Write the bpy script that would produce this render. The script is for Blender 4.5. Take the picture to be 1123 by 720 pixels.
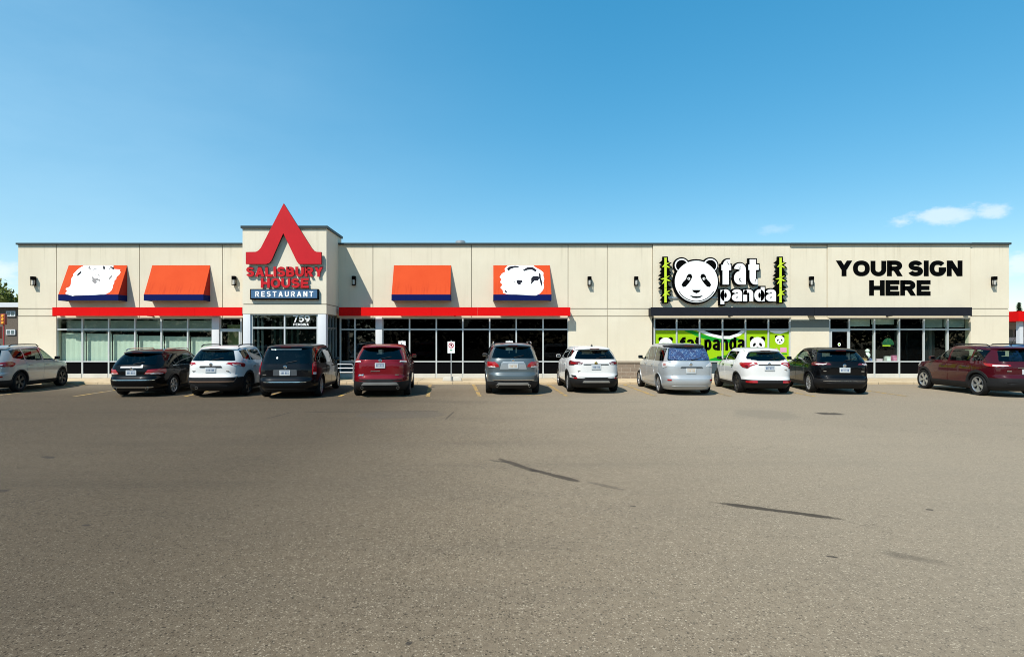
import bpy, bmesh, math, random
import numpy as np
from mathutils.geometry import tessellate_polygon
from mathutils import Vector, Matrix

random.seed(7)
rng = np.random.default_rng(7)
for o in list(bpy.data.objects):
    bpy.data.objects.remove(o)
scene = bpy.context.scene
col = scene.collection

# ------------------------------------------------------------------ camera
F = 623.9            # focal length in photo pixels (1123 wide)
VX, VY, CAMZ = 535.0, 372.0, 1.9
cam_d = bpy.data.cameras.new('camera')
cam_d.sensor_width = 36.0
cam_d.lens = 36.0 * F / 1123.0
cam_d.shift_x = (561.5 - VX) / 1123.0
cam_d.shift_y = (VY - 360.0) / 1123.0
cam_d.clip_start = 0.05
cam_d.clip_end = 3000
cam = bpy.data.objects.new('camera', cam_d)
cam.location = (0, 0, CAMZ)
cam.rotation_euler = (math.radians(90), 0, 0)
col.objects.link(cam)
scene.camera = cam

# ------------------------------------------------------------------ light
SUN = Vector((-0.743, -1.0, 1.51)).normalized()      # towards the sun
sun_el = math.asin(SUN.z)
sun_az = math.atan2(SUN.x, SUN.y)
sd = bpy.data.lights.new('sun', 'SUN')
sd.energy = 5.0
sd.angle = math.radians(0.5)
sd.color = (1.0, 0.955, 0.87)
so = bpy.data.objects.new('sun', sd)
so.rotation_euler = (-SUN).to_track_quat('-Z', 'Y').to_euler()
so.location = (-20, -20, 40)
col.objects.link(so)

vs = scene.view_settings
vs.view_transform = 'Standard'
vs.look = 'None'
vs.exposure = 0.42
vs.gamma = 1.0
vs.use_curve_mapping = False
scene.render.engine = 'CYCLES'
scene.cycles.pixel_filter_type = 'BLACKMAN_HARRIS'
scene.cycles.filter_width = 1.0
scene.cycles.use_denoising = True
scene.cycles.denoising_input_passes = 'RGB_ALBEDO_NORMAL'
scene.cycles.denoising_prefilter = 'ACCURATE'


class NT:
    """tiny node-tree helper"""
    def __init__(self, tree):
        self.t = tree
        self.n = tree.nodes
        self.l = tree.links

    def new(self, typ, **kw):
        nd = self.n.new(typ)
        for k, v in kw.items():
            setattr(nd, k, v)
        return nd

    def link(self, a, b):
        self.l.new(a, b)

    def val(self, sock, v):
        if isinstance(v, bpy.types.NodeSocket):
            self.l.new(v, sock)
        else:
            sock.default_value = v

    def math(self, op, a, b=0.0, c=0.0, clamp=False):
        nd = self.n.new('ShaderNodeMath')
        nd.operation = op
        nd.use_clamp = clamp
        self.val(nd.inputs[0], a)
        self.val(nd.inputs[1], b)
        if len(nd.inputs) > 2:
            self.val(nd.inputs[2], c)
        return nd.outputs[0]

    def mix(self, fac, a, b, typ='MIX'):
        nd = self.n.new('ShaderNodeMix')
        nd.data_type = 'RGBA'
        nd.blend_type = typ
        self.val(nd.inputs[0], fac)
        self.val(nd.inputs[6], a)
        self.val(nd.inputs[7], b)
        return nd.outputs[2]

    def noise(self, vec, scale, detail=3.0, rough=0.55, dist=0.0):
        nd = self.n.new('ShaderNodeTexNoise')
        nd.inputs['Scale'].default_value = scale
        nd.inputs['Detail'].default_value = detail
        nd.inputs['Roughness'].default_value = rough
        nd.inputs['Distortion'].default_value = dist
        if vec is not None:
            self.l.new(vec, nd.inputs['Vector'])
        return nd.outputs['Fac']

    def ramp(self, fac, p0, p1, smooth=True):
        nd = self.n.new('ShaderNodeMapRange')
        nd.interpolation_type = 'SMOOTHSTEP' if smooth else 'LINEAR'
        self.val(nd.inputs[0], fac)
        nd.inputs[1].default_value = p0
        nd.inputs[2].default_value = p1
        nd.inputs[3].default_value = 0
        nd.inputs[4].default_value = 1
        return nd.outputs[0]

    def mapping(self, vec, loc=(0, 0, 0), rot=(0, 0, 0), scale=(1, 1, 1), typ='POINT'):
        nd = self.n.new('ShaderNodeMapping')
        nd.vector_type = typ
        nd.inputs['Location'].default_value = loc
        nd.inputs['Rotation'].default_value = rot
        nd.inputs['Scale'].default_value = scale
        self.l.new(vec, nd.inputs['Vector'])
        return nd.outputs[0]


# ------------------------------------------------------------------ sky
SKY_STRENGTH = 0.098
world = bpy.data.worlds.new('World')
scene.world = world
world.use_nodes = True
w = NT(world.node_tree)
for nd in list(w.n):
    w.n.remove(nd)
sky = w.new('ShaderNodeTexSky', sky_type='NISHITA')
sky.sun_disc = False
sky.sun_elevation = sun_el
sky.sun_rotation = sun_az % (2 * math.pi)
sky.altitude = 200
sky.air_density = 1.0
sky.dust_density = 0.0
sky.ozone_density = 1.8
tc = w.new('ShaderNodeTexCoord')
dirv = tc.outputs['Generated']
sx = w.new('ShaderNodeSeparateXYZ')
w.link(dirv, sx.inputs[0])
az = w.math('ARCTAN2', sx.outputs[0], sx.outputs[1])
el = w.math('ARCSINE', sx.outputs[2])
cn = w.noise(w.mapping(dirv, scale=(1, 1, 2.2)), 22, 6, 0.62)
cn2 = w.noise(w.mapping(dirv, loc=(3, 1, 2), scale=(1, 1, 1.5)), 9, 4, 0.6)
dens = None


def cloud(px, py, hw, hh, amount, flat=0.6):
    a0 = math.atan2(px - VX, F)
    e0 = math.atan2(VY - py, math.hypot(px - VX, F))
    k = math.cos(a0)
    sa, se = hw / F * k * k, hh / F * k
    da = w.math('DIVIDE', w.math('SUBTRACT', az, a0), sa)
    de = w.math('DIVIDE', w.math('SUBTRACT', el, e0), se)
    d = w.math('SQRT', w.math('ADD', w.math('MULTIPLY', da, da), w.math('MULTIPLY', de, de)))
    base = w.math('SUBTRACT', 1.0, d)
    nz = w.math('MULTIPLY_ADD', cn, 2.4, -1.2)
    s = w.math('ADD', base, nz)
    m = w.ramp(s, 0.02, 0.75)
    return w.math('MULTIPLY', m, amount)


for args in ((1040, 237, 56, 12, .52), (1085, 232, 28, 10, .50), (850, 252, 22, 7, .18), (1122, 288, 32, 18, .6),
             (4, 296, 36, 14, .55), (988, 243, 22, 7, .45), (-120, 250, 90, 26, .6),
             (1240, 250, 90, 22, .6)):
    m = cloud(*args)
    dens = m if dens is None else w.math('MAXIMUM', dens, m)
hs = w.new('ShaderNodeHueSaturation')
hs.inputs['Hue'].default_value = 0.487
hs.inputs['Saturation'].default_value = 1.98
hs.inputs['Value'].default_value = 1.0
gm = w.new('ShaderNodeGamma')
gm.inputs['Gamma'].default_value = 0.55
w.link(w.mix(1.0, sky.outputs[0], (0.125, 0.125, 0.125, 1), 'MULTIPLY'), gm.inputs['Color'])
w.link(w.mix(1.0, gm.outputs[0], (8.0, 8.0, 8.0, 1), 'MULTIPLY'), hs.inputs['Color'])
ccol = w.mix(cn2, (6.6, 7.2, 8.0, 1), (9.0, 9.2, 9.4, 1))
# sky colour lightened towards the left, a brightness gradient painted over it
sky_lift = w.math('MULTIPLY', w.ramp(az, 0.25, -0.95), w.ramp(el, 0.95, 0.25))
vn = w.noise(w.mapping(dirv, loc=(1, 4, 0), scale=(1, 1, 3)), 3.2, 5, 0.6)
sky_lift = w.math('MULTIPLY', sky_lift, w.math('MULTIPLY_ADD', vn, 0.24, 0.10))
vsky = w.mix(sky_lift, hs.outputs[0], (6.2, 8.6, 10.0, 1))
scol = w.mix(dens, vsky, ccol)
bg = w.new('ShaderNodeBackground')
bg.inputs['Strength'].default_value = SKY_STRENGTH
w.link(scol, bg.inputs['Color'])
wo = w.new('ShaderNodeOutputWorld')
w.link(bg.outputs[0], wo.inputs['Surface'])


# ------------------------------------------------------------------ helpers
def PX(px, Y):
    return (px - VX) / F * Y


def PZ(py, Y):
    return CAMZ - (py - VY) / F * Y


class MB:
    def __init__(self):
        self.v, self.f, self.m, self.s = [], [], [], []

    def add(self, verts, faces, mi=0, smooth=False):
        b = len(self.v)
        self.v += [tuple(p) for p in verts]
        for f in faces:
            self.f.append(tuple(b + i for i in f))
            self.m.append(mi)
            self.s.append(smooth)
        return self

    def box(self, x0, x1, y0, y1, z0, z1, mi=0):
        v = [(x0, y0, z0), (x1, y0, z0), (x1, y1, z0), (x0, y1, z0), (x0, y0, z1), (x1, y0, z1), (x1, y1, z1), (x0, y1, z1)]
        f = [(0, 3, 2, 1), (4, 5, 6, 7), (0, 1, 5, 4), (1, 2, 6, 5), (2, 3, 7, 6), (3, 0, 4, 7)]
        return self.add(v, f, mi)

    def prism(self, poly, y0, y1, mi=0, side_mi=None):
        """polygon in (x, z), facing -Y at y0 (near) back to y1"""
        n = len(poly)
        ar = sum(poly[i][0] * poly[(i + 1) % n][1] - poly[(i + 1) % n][0] * poly[i][1] for i in range(n))
        if ar < 0:
            poly = poly[::-1]
        v = [(p[0], y0, p[1]) for p in poly] + [(p[0], y1, p[1]) for p in poly]
        self.add(v, [tuple(range(n)), tuple(range(2 * n - 1, n - 1, -1))], mi)
        sm = mi if side_mi is None else side_mi
        b = len(self.v) - 2 * n
        for i in range(n):
            j = (i + 1) % n
            self.f.append((b + i, b + n + i, b + n + j, b + j))
            self.m.append(sm)
            self.s.append(False)
        return self

    def tube(self, pts, r, seg=8, mi=0, cap=True):
        pts = [Vector(p) for p in pts]
        rs = r if isinstance(r, (list, tuple)) else [r] * len(pts)
        rings = []
        up = Vector((0, 0, 1))
        for i, p in enumerate(pts):
            t = (pts[min(i + 1, len(pts) - 1)] - pts[max(i - 1, 0)]).normalized()
            a = t.cross(up)
            if a.length < 1e-3:
                a = t.cross(Vector((1, 0, 0)))
            a.normalize()
            b = t.cross(a).normalized()
            rings.append([p + (a * math.cos(2 * math.pi * k / seg) + b * math.sin(2 * math.pi * k / seg)) * rs[i] for k in range(seg)])
        v = [q for rg in rings for q in rg]
        f = []
        for i in range(len(pts) - 1):
            for k in range(seg):
                k2 = (k + 1) % seg
                f.append((i * seg + k, i * seg + k2, (i + 1) * seg + k2, (i + 1) * seg + k))
        self.add(v, f, mi, True)
        if cap:
            b = len(self.v) - len(v)
            self.f += [tuple(b + k for k in range(seg)), tuple(b + (len(pts) - 1) * seg + k for k in range(seg - 1, -1, -1))]
            self.m += [mi, mi]
            self.s += [False, False]
        return self

    def lathe(self, prof, seg=32, axis='x', c=(0, 0, 0), mi=0):
        """prof: (along axis, radius)"""
        v, f = [], []
        for a, r in prof:
            for k in range(seg):
                t = 2 * math.pi * k / seg
                if axis == 'x':
                    v.append((c[0] + a, c[1] + r * math.cos(t), c[2] + r * math.sin(t)))
                elif axis == 'y':
                    v.append((c[0] + r * math.cos(t), c[1] + a, c[2] + r * math.sin(t)))
                else:
                    v.append((c[0] + r * math.cos(t), c[1] + r * math.sin(t), c[2] + a))
        for i in range(len(prof) - 1):
            for k in range(seg):
                k2 = (k + 1) % seg
                f.append((i * seg + k, i * seg + k2, (i + 1) * seg + k2, (i + 1) * seg + k))
        return self.add(v, f, mi, True)

    def mesh(self, name, mats, sharp=35):
        me = bpy.data.meshes.new(name)
        me.from_pydata(self.v, [], self.f)
        mats = mats if isinstance(mats, (list, tuple)) else [mats]
        for m in mats:
            me.materials.append(m)
        me.polygons.foreach_set('material_index', self.m)
        me.polygons.foreach_set('use_smooth', self.s)
        me.update()
        if any(self.s):
            me.set_sharp_from_angle(angle=math.radians(sharp))
        return me

    def build(self, name, mats, parent=None, loc=None, sharp=35, recalc=False, bevel=0.0):
        me = self.mesh(name, mats, sharp)
        if recalc or bevel:
            bm = bmesh.new()
            bm.from_mesh(me)
            if bevel:
                bmesh.ops.remove_doubles(bm, verts=bm.verts, dist=1e-5)
                bmesh.ops.bevel(bm, geom=list(bm.edges), offset=bevel, segments=2, affect='EDGES', profile=0.6)
                for fc in bm.faces:
                    fc.smooth = True
            bmesh.ops.recalc_face_normals(bm, faces=bm.faces)
            bm.to_mesh(me)
            bm.free()
            if bevel:
                me.set_sharp_from_angle(angle=math.radians(sharp))
        return link(name, me, parent, loc)


def link(name, me, parent=None, loc=None):
    o = bpy.data.objects.new(name, me)
    col.objects.link(o)
    if parent is not None:
        o.parent = parent
    if loc is not None:
        o.location = loc
    return o


def tag(o, label=None, cat=None, group=None, kind=None):
    if label:
        o['label'] = label
    if cat:
        o['category'] = cat
    if group:
        o['group'] = group
    if kind:
        o['kind'] = kind
    return o


def thing(name, label, cat, loc=(0, 0, 0), rz=0, group=None):
    o = bpy.data.objects.new(name, None)
    o.empty_display_size = 0.3
    col.objects.link(o)
    o.location = loc
    o.rotation_euler = (0, 0, rz)
    return tag(o, label, cat, group)


def children(o):
    return [c for c in bpy.data.objects if c.parent == o]


def copy_tree(o, parent=None):
    c = o.copy()
    col.objects.link(c)
    if parent is not None:
        c.parent = parent
    for ch in children(o):
        copy_tree(ch, c)
    return c


# ------------------------------------------------------------------ materials
MAT = {}


def mat(name, color, rough=0.6, metal=0.0, spec=0.5, coat=0.0, var=0.0, vscale=3.0, bump=0.0, bscale=60, ior=None,
        emit=None, coat_rough=0.03):
    if name in MAT:
        return MAT[name]
    m = bpy.data.materials.new(name)
    m.use_nodes = True
    t = NT(m.node_tree)
    b = m.node_tree.nodes['Principled BSDF']
    c = (color[0], color[1], color[2], 1)
    b.inputs['Base Color'].default_value = c
    b.inputs['Roughness'].default_value = rough
    b.inputs['Metallic'].default_value = metal
    b.inputs['Specular IOR Level'].default_value = spec
    b.inputs['Coat Weight'].default_value = coat
    b.inputs['Coat Roughness'].default_value = coat_rough
    tcn = t.new('ShaderNodeTexCoord')
    if var > 0:
        n1 = t.noise(tcn.outputs['Object'], vscale, 5, 0.6)
        f = t.math('MULTIPLY_ADD', n1, 2 * var, 1 - var)
        cc = t.new('ShaderNodeCombineXYZ')
        for i in range(3):
            t.link(f, cc.inputs[i])
        t.link(t.mix(1.0, c, cc.outputs[0], 'MULTIPLY'), b.inputs['Base Color'])
    if bump > 0:
        n2 = t.noise(tcn.outputs['Object'], bscale, 4, 0.6)
        bp = t.new('ShaderNodeBump')
        bp.inputs['Strength'].default_value = bump
        bp.inputs['Distance'].default_value = 0.01
        t.link(n2, bp.inputs['Height'])
        t.link(bp.outputs[0], b.inputs['Normal'])
    if emit:
        b.inputs['Emission Color'].default_value = (emit[0], emit[1], emit[2], 1)
        b.inputs['Emission Strength'].default_value = emit[3]
    MAT[name] = m
    return m


def glass_mat(name, tint, refl_ior=1.45, rough=0.0, gloss=(1, 1, 1)):
    if name in MAT:
        return MAT[name]
    m = bpy.data.materials.new(name)
    m.use_nodes = True
    t = NT(m.node_tree)
    for nd in list(t.n):
        t.n.remove(nd)
    tr = t.new('ShaderNodeBsdfTransparent')
    tr.inputs[0].default_value = (*tint, 1)
    gl = t.new('ShaderNodeBsdfGlossy')
    gl.inputs['Color'].default_value = (*gloss, 1)
    gl.inputs['Roughness'].default_value = rough
    r0 = ((refl_ior - 1) / (refl_ior + 1)) ** 2
    lw = t.new('ShaderNodeLayerWeight')
    lw.inputs['Blend'].default_value = 0.5
    sch = t.math('MULTIPLY_ADD', t.math('POWER', lw.outputs['Facing'], 5.0), 1 - r0, r0)
    mx = t.new('ShaderNodeMixShader')
    t.link(sch, mx.inputs[0])
    t.link(tr.outputs[0], mx.inputs[1])
    t.link(gl.outputs[0], mx.inputs[2])
    # faint waviness of the panes
    tcn = t.new('ShaderNodeTexCoord')
    bp = t.new('ShaderNodeBump')
    bp.inputs['Strength'].default_value = 0.02
    bp.inputs['Distance'].default_value = 0.02
    t.link(t.noise(tcn.outputs['Object'], 1.5, 2), bp.inputs['Height'])
    t.link(bp.outputs[0], gl.inputs['Normal'])
    out = t.new('ShaderNodeOutputMaterial')
    t.link(mx.outputs[0], out.inputs[0])
    MAT[name] = m
    return m


def stucco(name, base, streak=0.12):
    """fine-grained render with rain streaks and faint blotches"""
    m = bpy.data.materials.new(name)
    m.use_nodes = True
    t = NT(m.node_tree)
    b = m.node_tree.nodes['Principled BSDF']
    b.inputs['Roughness'].default_value = 0.9
    b.inputs['Specular IOR Level'].default_value = 0.2
    g = t.new('ShaderNodeNewGeometry').outputs['Position']
    blotch = t.noise(g, 0.55, 5, 0.6)
    st = t.noise(t.mapping(g, scale=(2.6, 2.6, 0.22)), 1.6, 5, 0.65)
    st = t.ramp(st, 0.5, 0.78)
    c = t.mix(t.ramp(blotch, 0.3, 0.75), (base[0] * 0.925, base[1] * 0.915, base[2] * 0.90, 1), (base[0] * 1.01, base[1] * 1.01, base[2] * 1.01, 1))
    c = t.mix(t.math('MULTIPLY', st, streak * 1.6), c, (base[0] * 0.72, base[1] * 0.70, base[2] * 0.66, 1))
    sepz = t.new('ShaderNodeSeparateXYZ')
    t.link(g, sepz.inputs[0])
    drip = t.ramp(t.noise(t.mapping(g, scale=(5.5, 5.5, 0.12)), 1.5, 4, 0.6), 0.52, 0.74)
    capz = t.ramp(sepz.outputs[2], 4.9, 6.3)
    c = t.mix(t.math('MULTIPLY', t.math('MULTIPLY', drip, capz), 0.42), c, (base[0] * 0.55, base[1] * 0.53, base[2] * 0.48, 1))
    low = t.math('SUBTRACT', 1.0, t.ramp(sepz.outputs[2], 0.1, 0.9))
    low = t.math('MULTIPLY', low, t.ramp(t.noise(g, 2.4, 4), 0.35, 0.7))
    c = t.mix(t.math('MULTIPLY', low, 0.35), c, (base[0] * 0.6, base[1] * 0.55, base[2] * 0.48, 1))
    gr = t.noise(g, 55, 3, 0.6)
    c = t.mix(0.16, c, t.mix(gr, (base[0] * 0.7, base[1] * 0.7, base[2] * 0.7, 1), (base[0] * 1.2, base[1] * 1.2, base[2] * 1.2, 1)))
    t.link(c, b.inputs['Base Color'])
    bp = t.new('ShaderNodeBump')
    bp.inputs['Strength'].default_value = 0.10
    bp.inputs['Distance'].default_value = 0.004
    t.link(t.noise(g, 90, 3), bp.inputs['Height'])
    t.link(bp.outputs[0], b.inputs['Normal'])
    MAT[name] = m
    return m


CREAM = stucco('cream_stucco', (0.655, 0.592, 0.462), .2)
CREAM2 = stucco('pale_stucco', (0.685, 0.625, 0.50), .16)
JOINT = mat('joint_sealant', (0.26, 0.23, 0.18), 0.9)
COPING = mat('coping_metal', (0.035, 0.048, 0.05), 0.5, var=0.2, spec=.2)
RED_BAND = mat('red_band_metal', (0.60, 0.004, 0.004), 0.6, var=0.08, vscale=0.8, spec=.08)
DARK_BAND = mat('charcoal_band_metal', (0.012, 0.013, 0.018), 0.6, var=0.2, spec=.12)
ALU = mat('aluminium_frame', (0.55, 0.57, 0.56), 0.45, metal=0.35, var=0.08)
WHITE_PAINT = mat('white_painted_column', (0.56, 0.57, 0.585), 0.6, var=0.06, vscale=2)
BLACK_PANEL = mat('black_spandrel', (0.003, 0.003, 0.0035), 0.3, spec=.05)
GREY_PANEL = mat('grey_spandrel', (0.05, 0.07, 0.08), 0.4, spec=.2)
BASE_CONC = mat('pale_base_concrete', (0.50, 0.48, 0.42), 0.85, var=0.18, vscale=2.2, bump=0.3)
SOFFIT_GREY = mat('grey_green_lintel', (0.15, 0.17, 0.15), 0.6, var=0.1)
GLASS = glass_mat('shop_glass', (0.90, 0.95, 0.92), 1.38)
GLASS_DARK = glass_mat('tinted_shop_glass', (0.26, 0.29, 0.29), 1.16)
GLASS_SIDE = glass_mat('entrance_glass', (0.60, 0.68, 0.68), 1.45)
INTERIOR = mat('dark_interior', (0.010, 0.009, 0.009), 0.9, spec=.05, var=0.4, vscale=0.7)
BLIND = mat('pale_green_blind', (0.56, 0.60, 0.53), 0.8, var=0.10, vscale=1.2)
BLIND2 = mat('grey_green_blind', (0.30, 0.36, 0.34), 0.8, var=0.25, vscale=1.5)
METAL_GREY = mat('galvanised_metal', (0.45, 0.46, 0.46), 0.4, metal=0.7, var=0.15)
BLACK = mat('black_lacquer', (0.0015, 0.0015, 0.0015), 0.6, spec=.03)
WHITE = mat('white_acrylic', (0.82, 0.82, 0.80), 0.4, var=0.03)
SIGN_RED = mat('red_acrylic', (0.47, 0.014, 0.02), 0.5, var=0.14, vscale=1.4, spec=.15)
SIGN_SIDE = mat('dark_sign_return', (0.03, 0.018, 0.018), 0.6, spec=.15)
SIGN_BLUE = mat('blue_sign_face', (0.06, 0.13, 0.23), 0.5, var=0.08, spec=.15)
LIME = mat('lime_print', (0.27, 0.47, 0.006), 0.6, var=0.05, spec=.1)
GREEN = mat('green_print', (0.008, 0.25, 0.02), 0.6, spec=.1)
BAMBOO = mat('bamboo_yellow_green', (0.50, 0.64, 0.025), 0.45, var=0.08)
PINK = mat('pink_print', (0.62, 0.28, 0.42), 0.6)
RUBBER = mat('tyre_rubber', (0.009, 0.009, 0.009), 0.85, spec=.2, var=0.3, vscale=9)
TRIM = mat('black_plastic_trim', (0.013, 0.013, 0.014), 0.62, var=0.25, vscale=5, spec=.2)
CHROME = mat('chrome', (0.7, 0.71, 0.72), 0.14, metal=1.0)
RIM = mat('alloy_rim', (0.46, 0.47, 0.48), 0.32, metal=0.8)
RIM_DARK = mat('dark_alloy_rim', (0.05, 0.05, 0.052), 0.4, metal=0.6)
LENS_RED = mat('red_tail_lens', (0.30, 0.006, 0.008), 0.15, coat=0.6)
LENS_DARK = mat('dark_red_tail_lens', (0.10, 0.006, 0.008), 0.12, coat=0.8)
LENS_WHITE = mat('clear_tail_lens', (0.62, 0.58, 0.56), 0.12, coat=0.8)
PLATE = mat('licence_plate_white', (0.46, 0.49, 0.50), 0.5)
PLATE_MARK = mat('licence_plate_marks', (0.05, 0.10, 0.20), 0.6)
CABIN = mat('cabin_trim', (0.022, 0.021, 0.02), 0.9)
SEAT_M = mat('seat_fabric', (0.035, 0.033, 0.031), 0.9)
UNDER = mat('underbody', (0.008, 0.008, 0.008), 0.9)
CG_CLEAR = glass_mat('car_window_glass', (0.50, 0.60, 0.55), 1.45)
CG_DARK = glass_mat('privacy_glass', (0.07, 0.08, 0.085), 1.45)
CG_MID = glass_mat('rear_window_glass', (0.16, 0.20, 0.21), 1.5)
YELLOW = mat('yellow_line_paint', (0.46, 0.29, 0.035), 0.8, var=0.35, vscale=6)


def worn_yellow():
    m = bpy.data.materials.new('worn_yellow_paint')
    m.use_nodes = True
    t = NT(m.node_tree)
    b = m.node_tree.nodes['Principled BSDF']
    b.inputs['Roughness'].default_value = 0.85
    g = t.new('ShaderNodeNewGeometry').outputs['Position']
    n1 = t.ramp(t.noise(g, 3.5, 5, 0.7), 0.36, 0.58)
    n2 = t.ramp(t.noise(g, 45, 3, 0.7), 0.40, 0.60)
    k = t.math('MAXIMUM', n1, t.math('MULTIPLY', n2, 0.6))
    t.link(t.mix(k, (0.50, 0.29, 0.03, 1), (0.18, 0.138, 0.09, 1)), b.inputs['Base Color'])
    MAT['worn_yellow_paint'] = m
    return m


WORN_YELLOW = worn_yellow()


def awning_mat():
    m = bpy.data.materials.new('orange_awning_canvas')
    m.use_nodes = True
    t = NT(m.node_tree)
    b = m.node_tree.nodes['Principled BSDF']
    b.inputs['Roughness'].default_value = 0.75
    b.inputs['Specular IOR Level'].default_value = 0.06
    o = t.new('ShaderNodeTexCoord').outputs['Object']
    n = t.noise(o, 1.1, 4, 0.6)
    st = t.ramp(t.noise(t.mapping(o, scale=(7, 1, .55)), 1.4, 3, 0.6), 0.5, 0.75)
    sp = t.new('ShaderNodeSeparateXYZ')
    t.link(o, sp.inputs[0])
    lowm = t.math('SUBTRACT', 1.0, t.ramp(sp.outputs[2], 0.35, 1.1))
    c = t.mix(n, (0.47, 0.050, 0.013, 1), (0.54, 0.070, 0.020, 1))
    c = t.mix(t.math('MULTIPLY', t.math('MULTIPLY', st, lowm), 0.55), c, (0.34, 0.026, 0.010, 1))
    t.link(c, b.inputs['Base Color'])
    MAT['awning'] = m
    return m


AWNING = awning_mat()
AWN_SIDE = mat('awning_side_red', (0.30, 0.02, 0.012), 0.75, spec=.1)
AWN_BLUE = mat('awning_blue_valance', (0.003, 0.009, 0.078), 0.7, var=0.1, spec=.06)


def brick_mat(name, c1, c2, mortar, scale=1.0, bw=0.4, rh=0.2, ms=0.012):
    m = bpy.data.materials.new(name)
    m.use_nodes = True
    t = NT(m.node_tree)
    b = m.node_tree.nodes['Principled BSDF']
    b.inputs['Roughness'].default_value = 0.9
    g = t.new('ShaderNodeNewGeometry').outputs['Position']
    mp = t.mapping(g, rot=(math.radians(-90), 0, 0))
    bk = t.new('ShaderNodeTexBrick')
    bk.inputs['Color1'].default_value = (*c1, 1)
    bk.inputs['Color2'].default_value = (*c2, 1)
    bk.inputs['Mortar'].default_value = (*mortar, 1)
    bk.inputs['Scale'].default_value = scale
    bk.inputs['Mortar Size'].default_value = ms
    bk.inputs['Brick Width'].default_value = bw
    bk.inputs['Row Height'].default_value = rh
    t.link(mp, bk.inputs['Vector'])
    n = t.noise(g, 14, 4)
    t.link(t.mix(0.35, bk.outputs['Color'], t.mix(n, (0.05, 0.04, 0.03, 1), (0.4, 0.34, 0.27, 1))), b.inputs['Base Color'])
    bp = t.new('ShaderNodeBump')
    bp.inputs['Strength'].default_value = 0.5
    bp.inputs['Distance'].default_value = 0.01
    t.link(t.math('SUBTRACT', 1.0, bk.outputs['Fac']), bp.inputs['Height'])
    t.link(bp.outputs[0], b.inputs['Normal'])
    MAT[name] = m
    return m


BRICK = brick_mat('split_face_block', (0.22, 0.155, 0.105), (0.16, 0.115, 0.08), (0.33, 0.28, 0.22))
BRICK_DARK = brick_mat('dark_brown_brick', (0.050, 0.026, 0.016), (0.035, 0.02, 0.014), (0.06, 0.045, 0.035), bw=0.25, rh=0.08)


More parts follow.
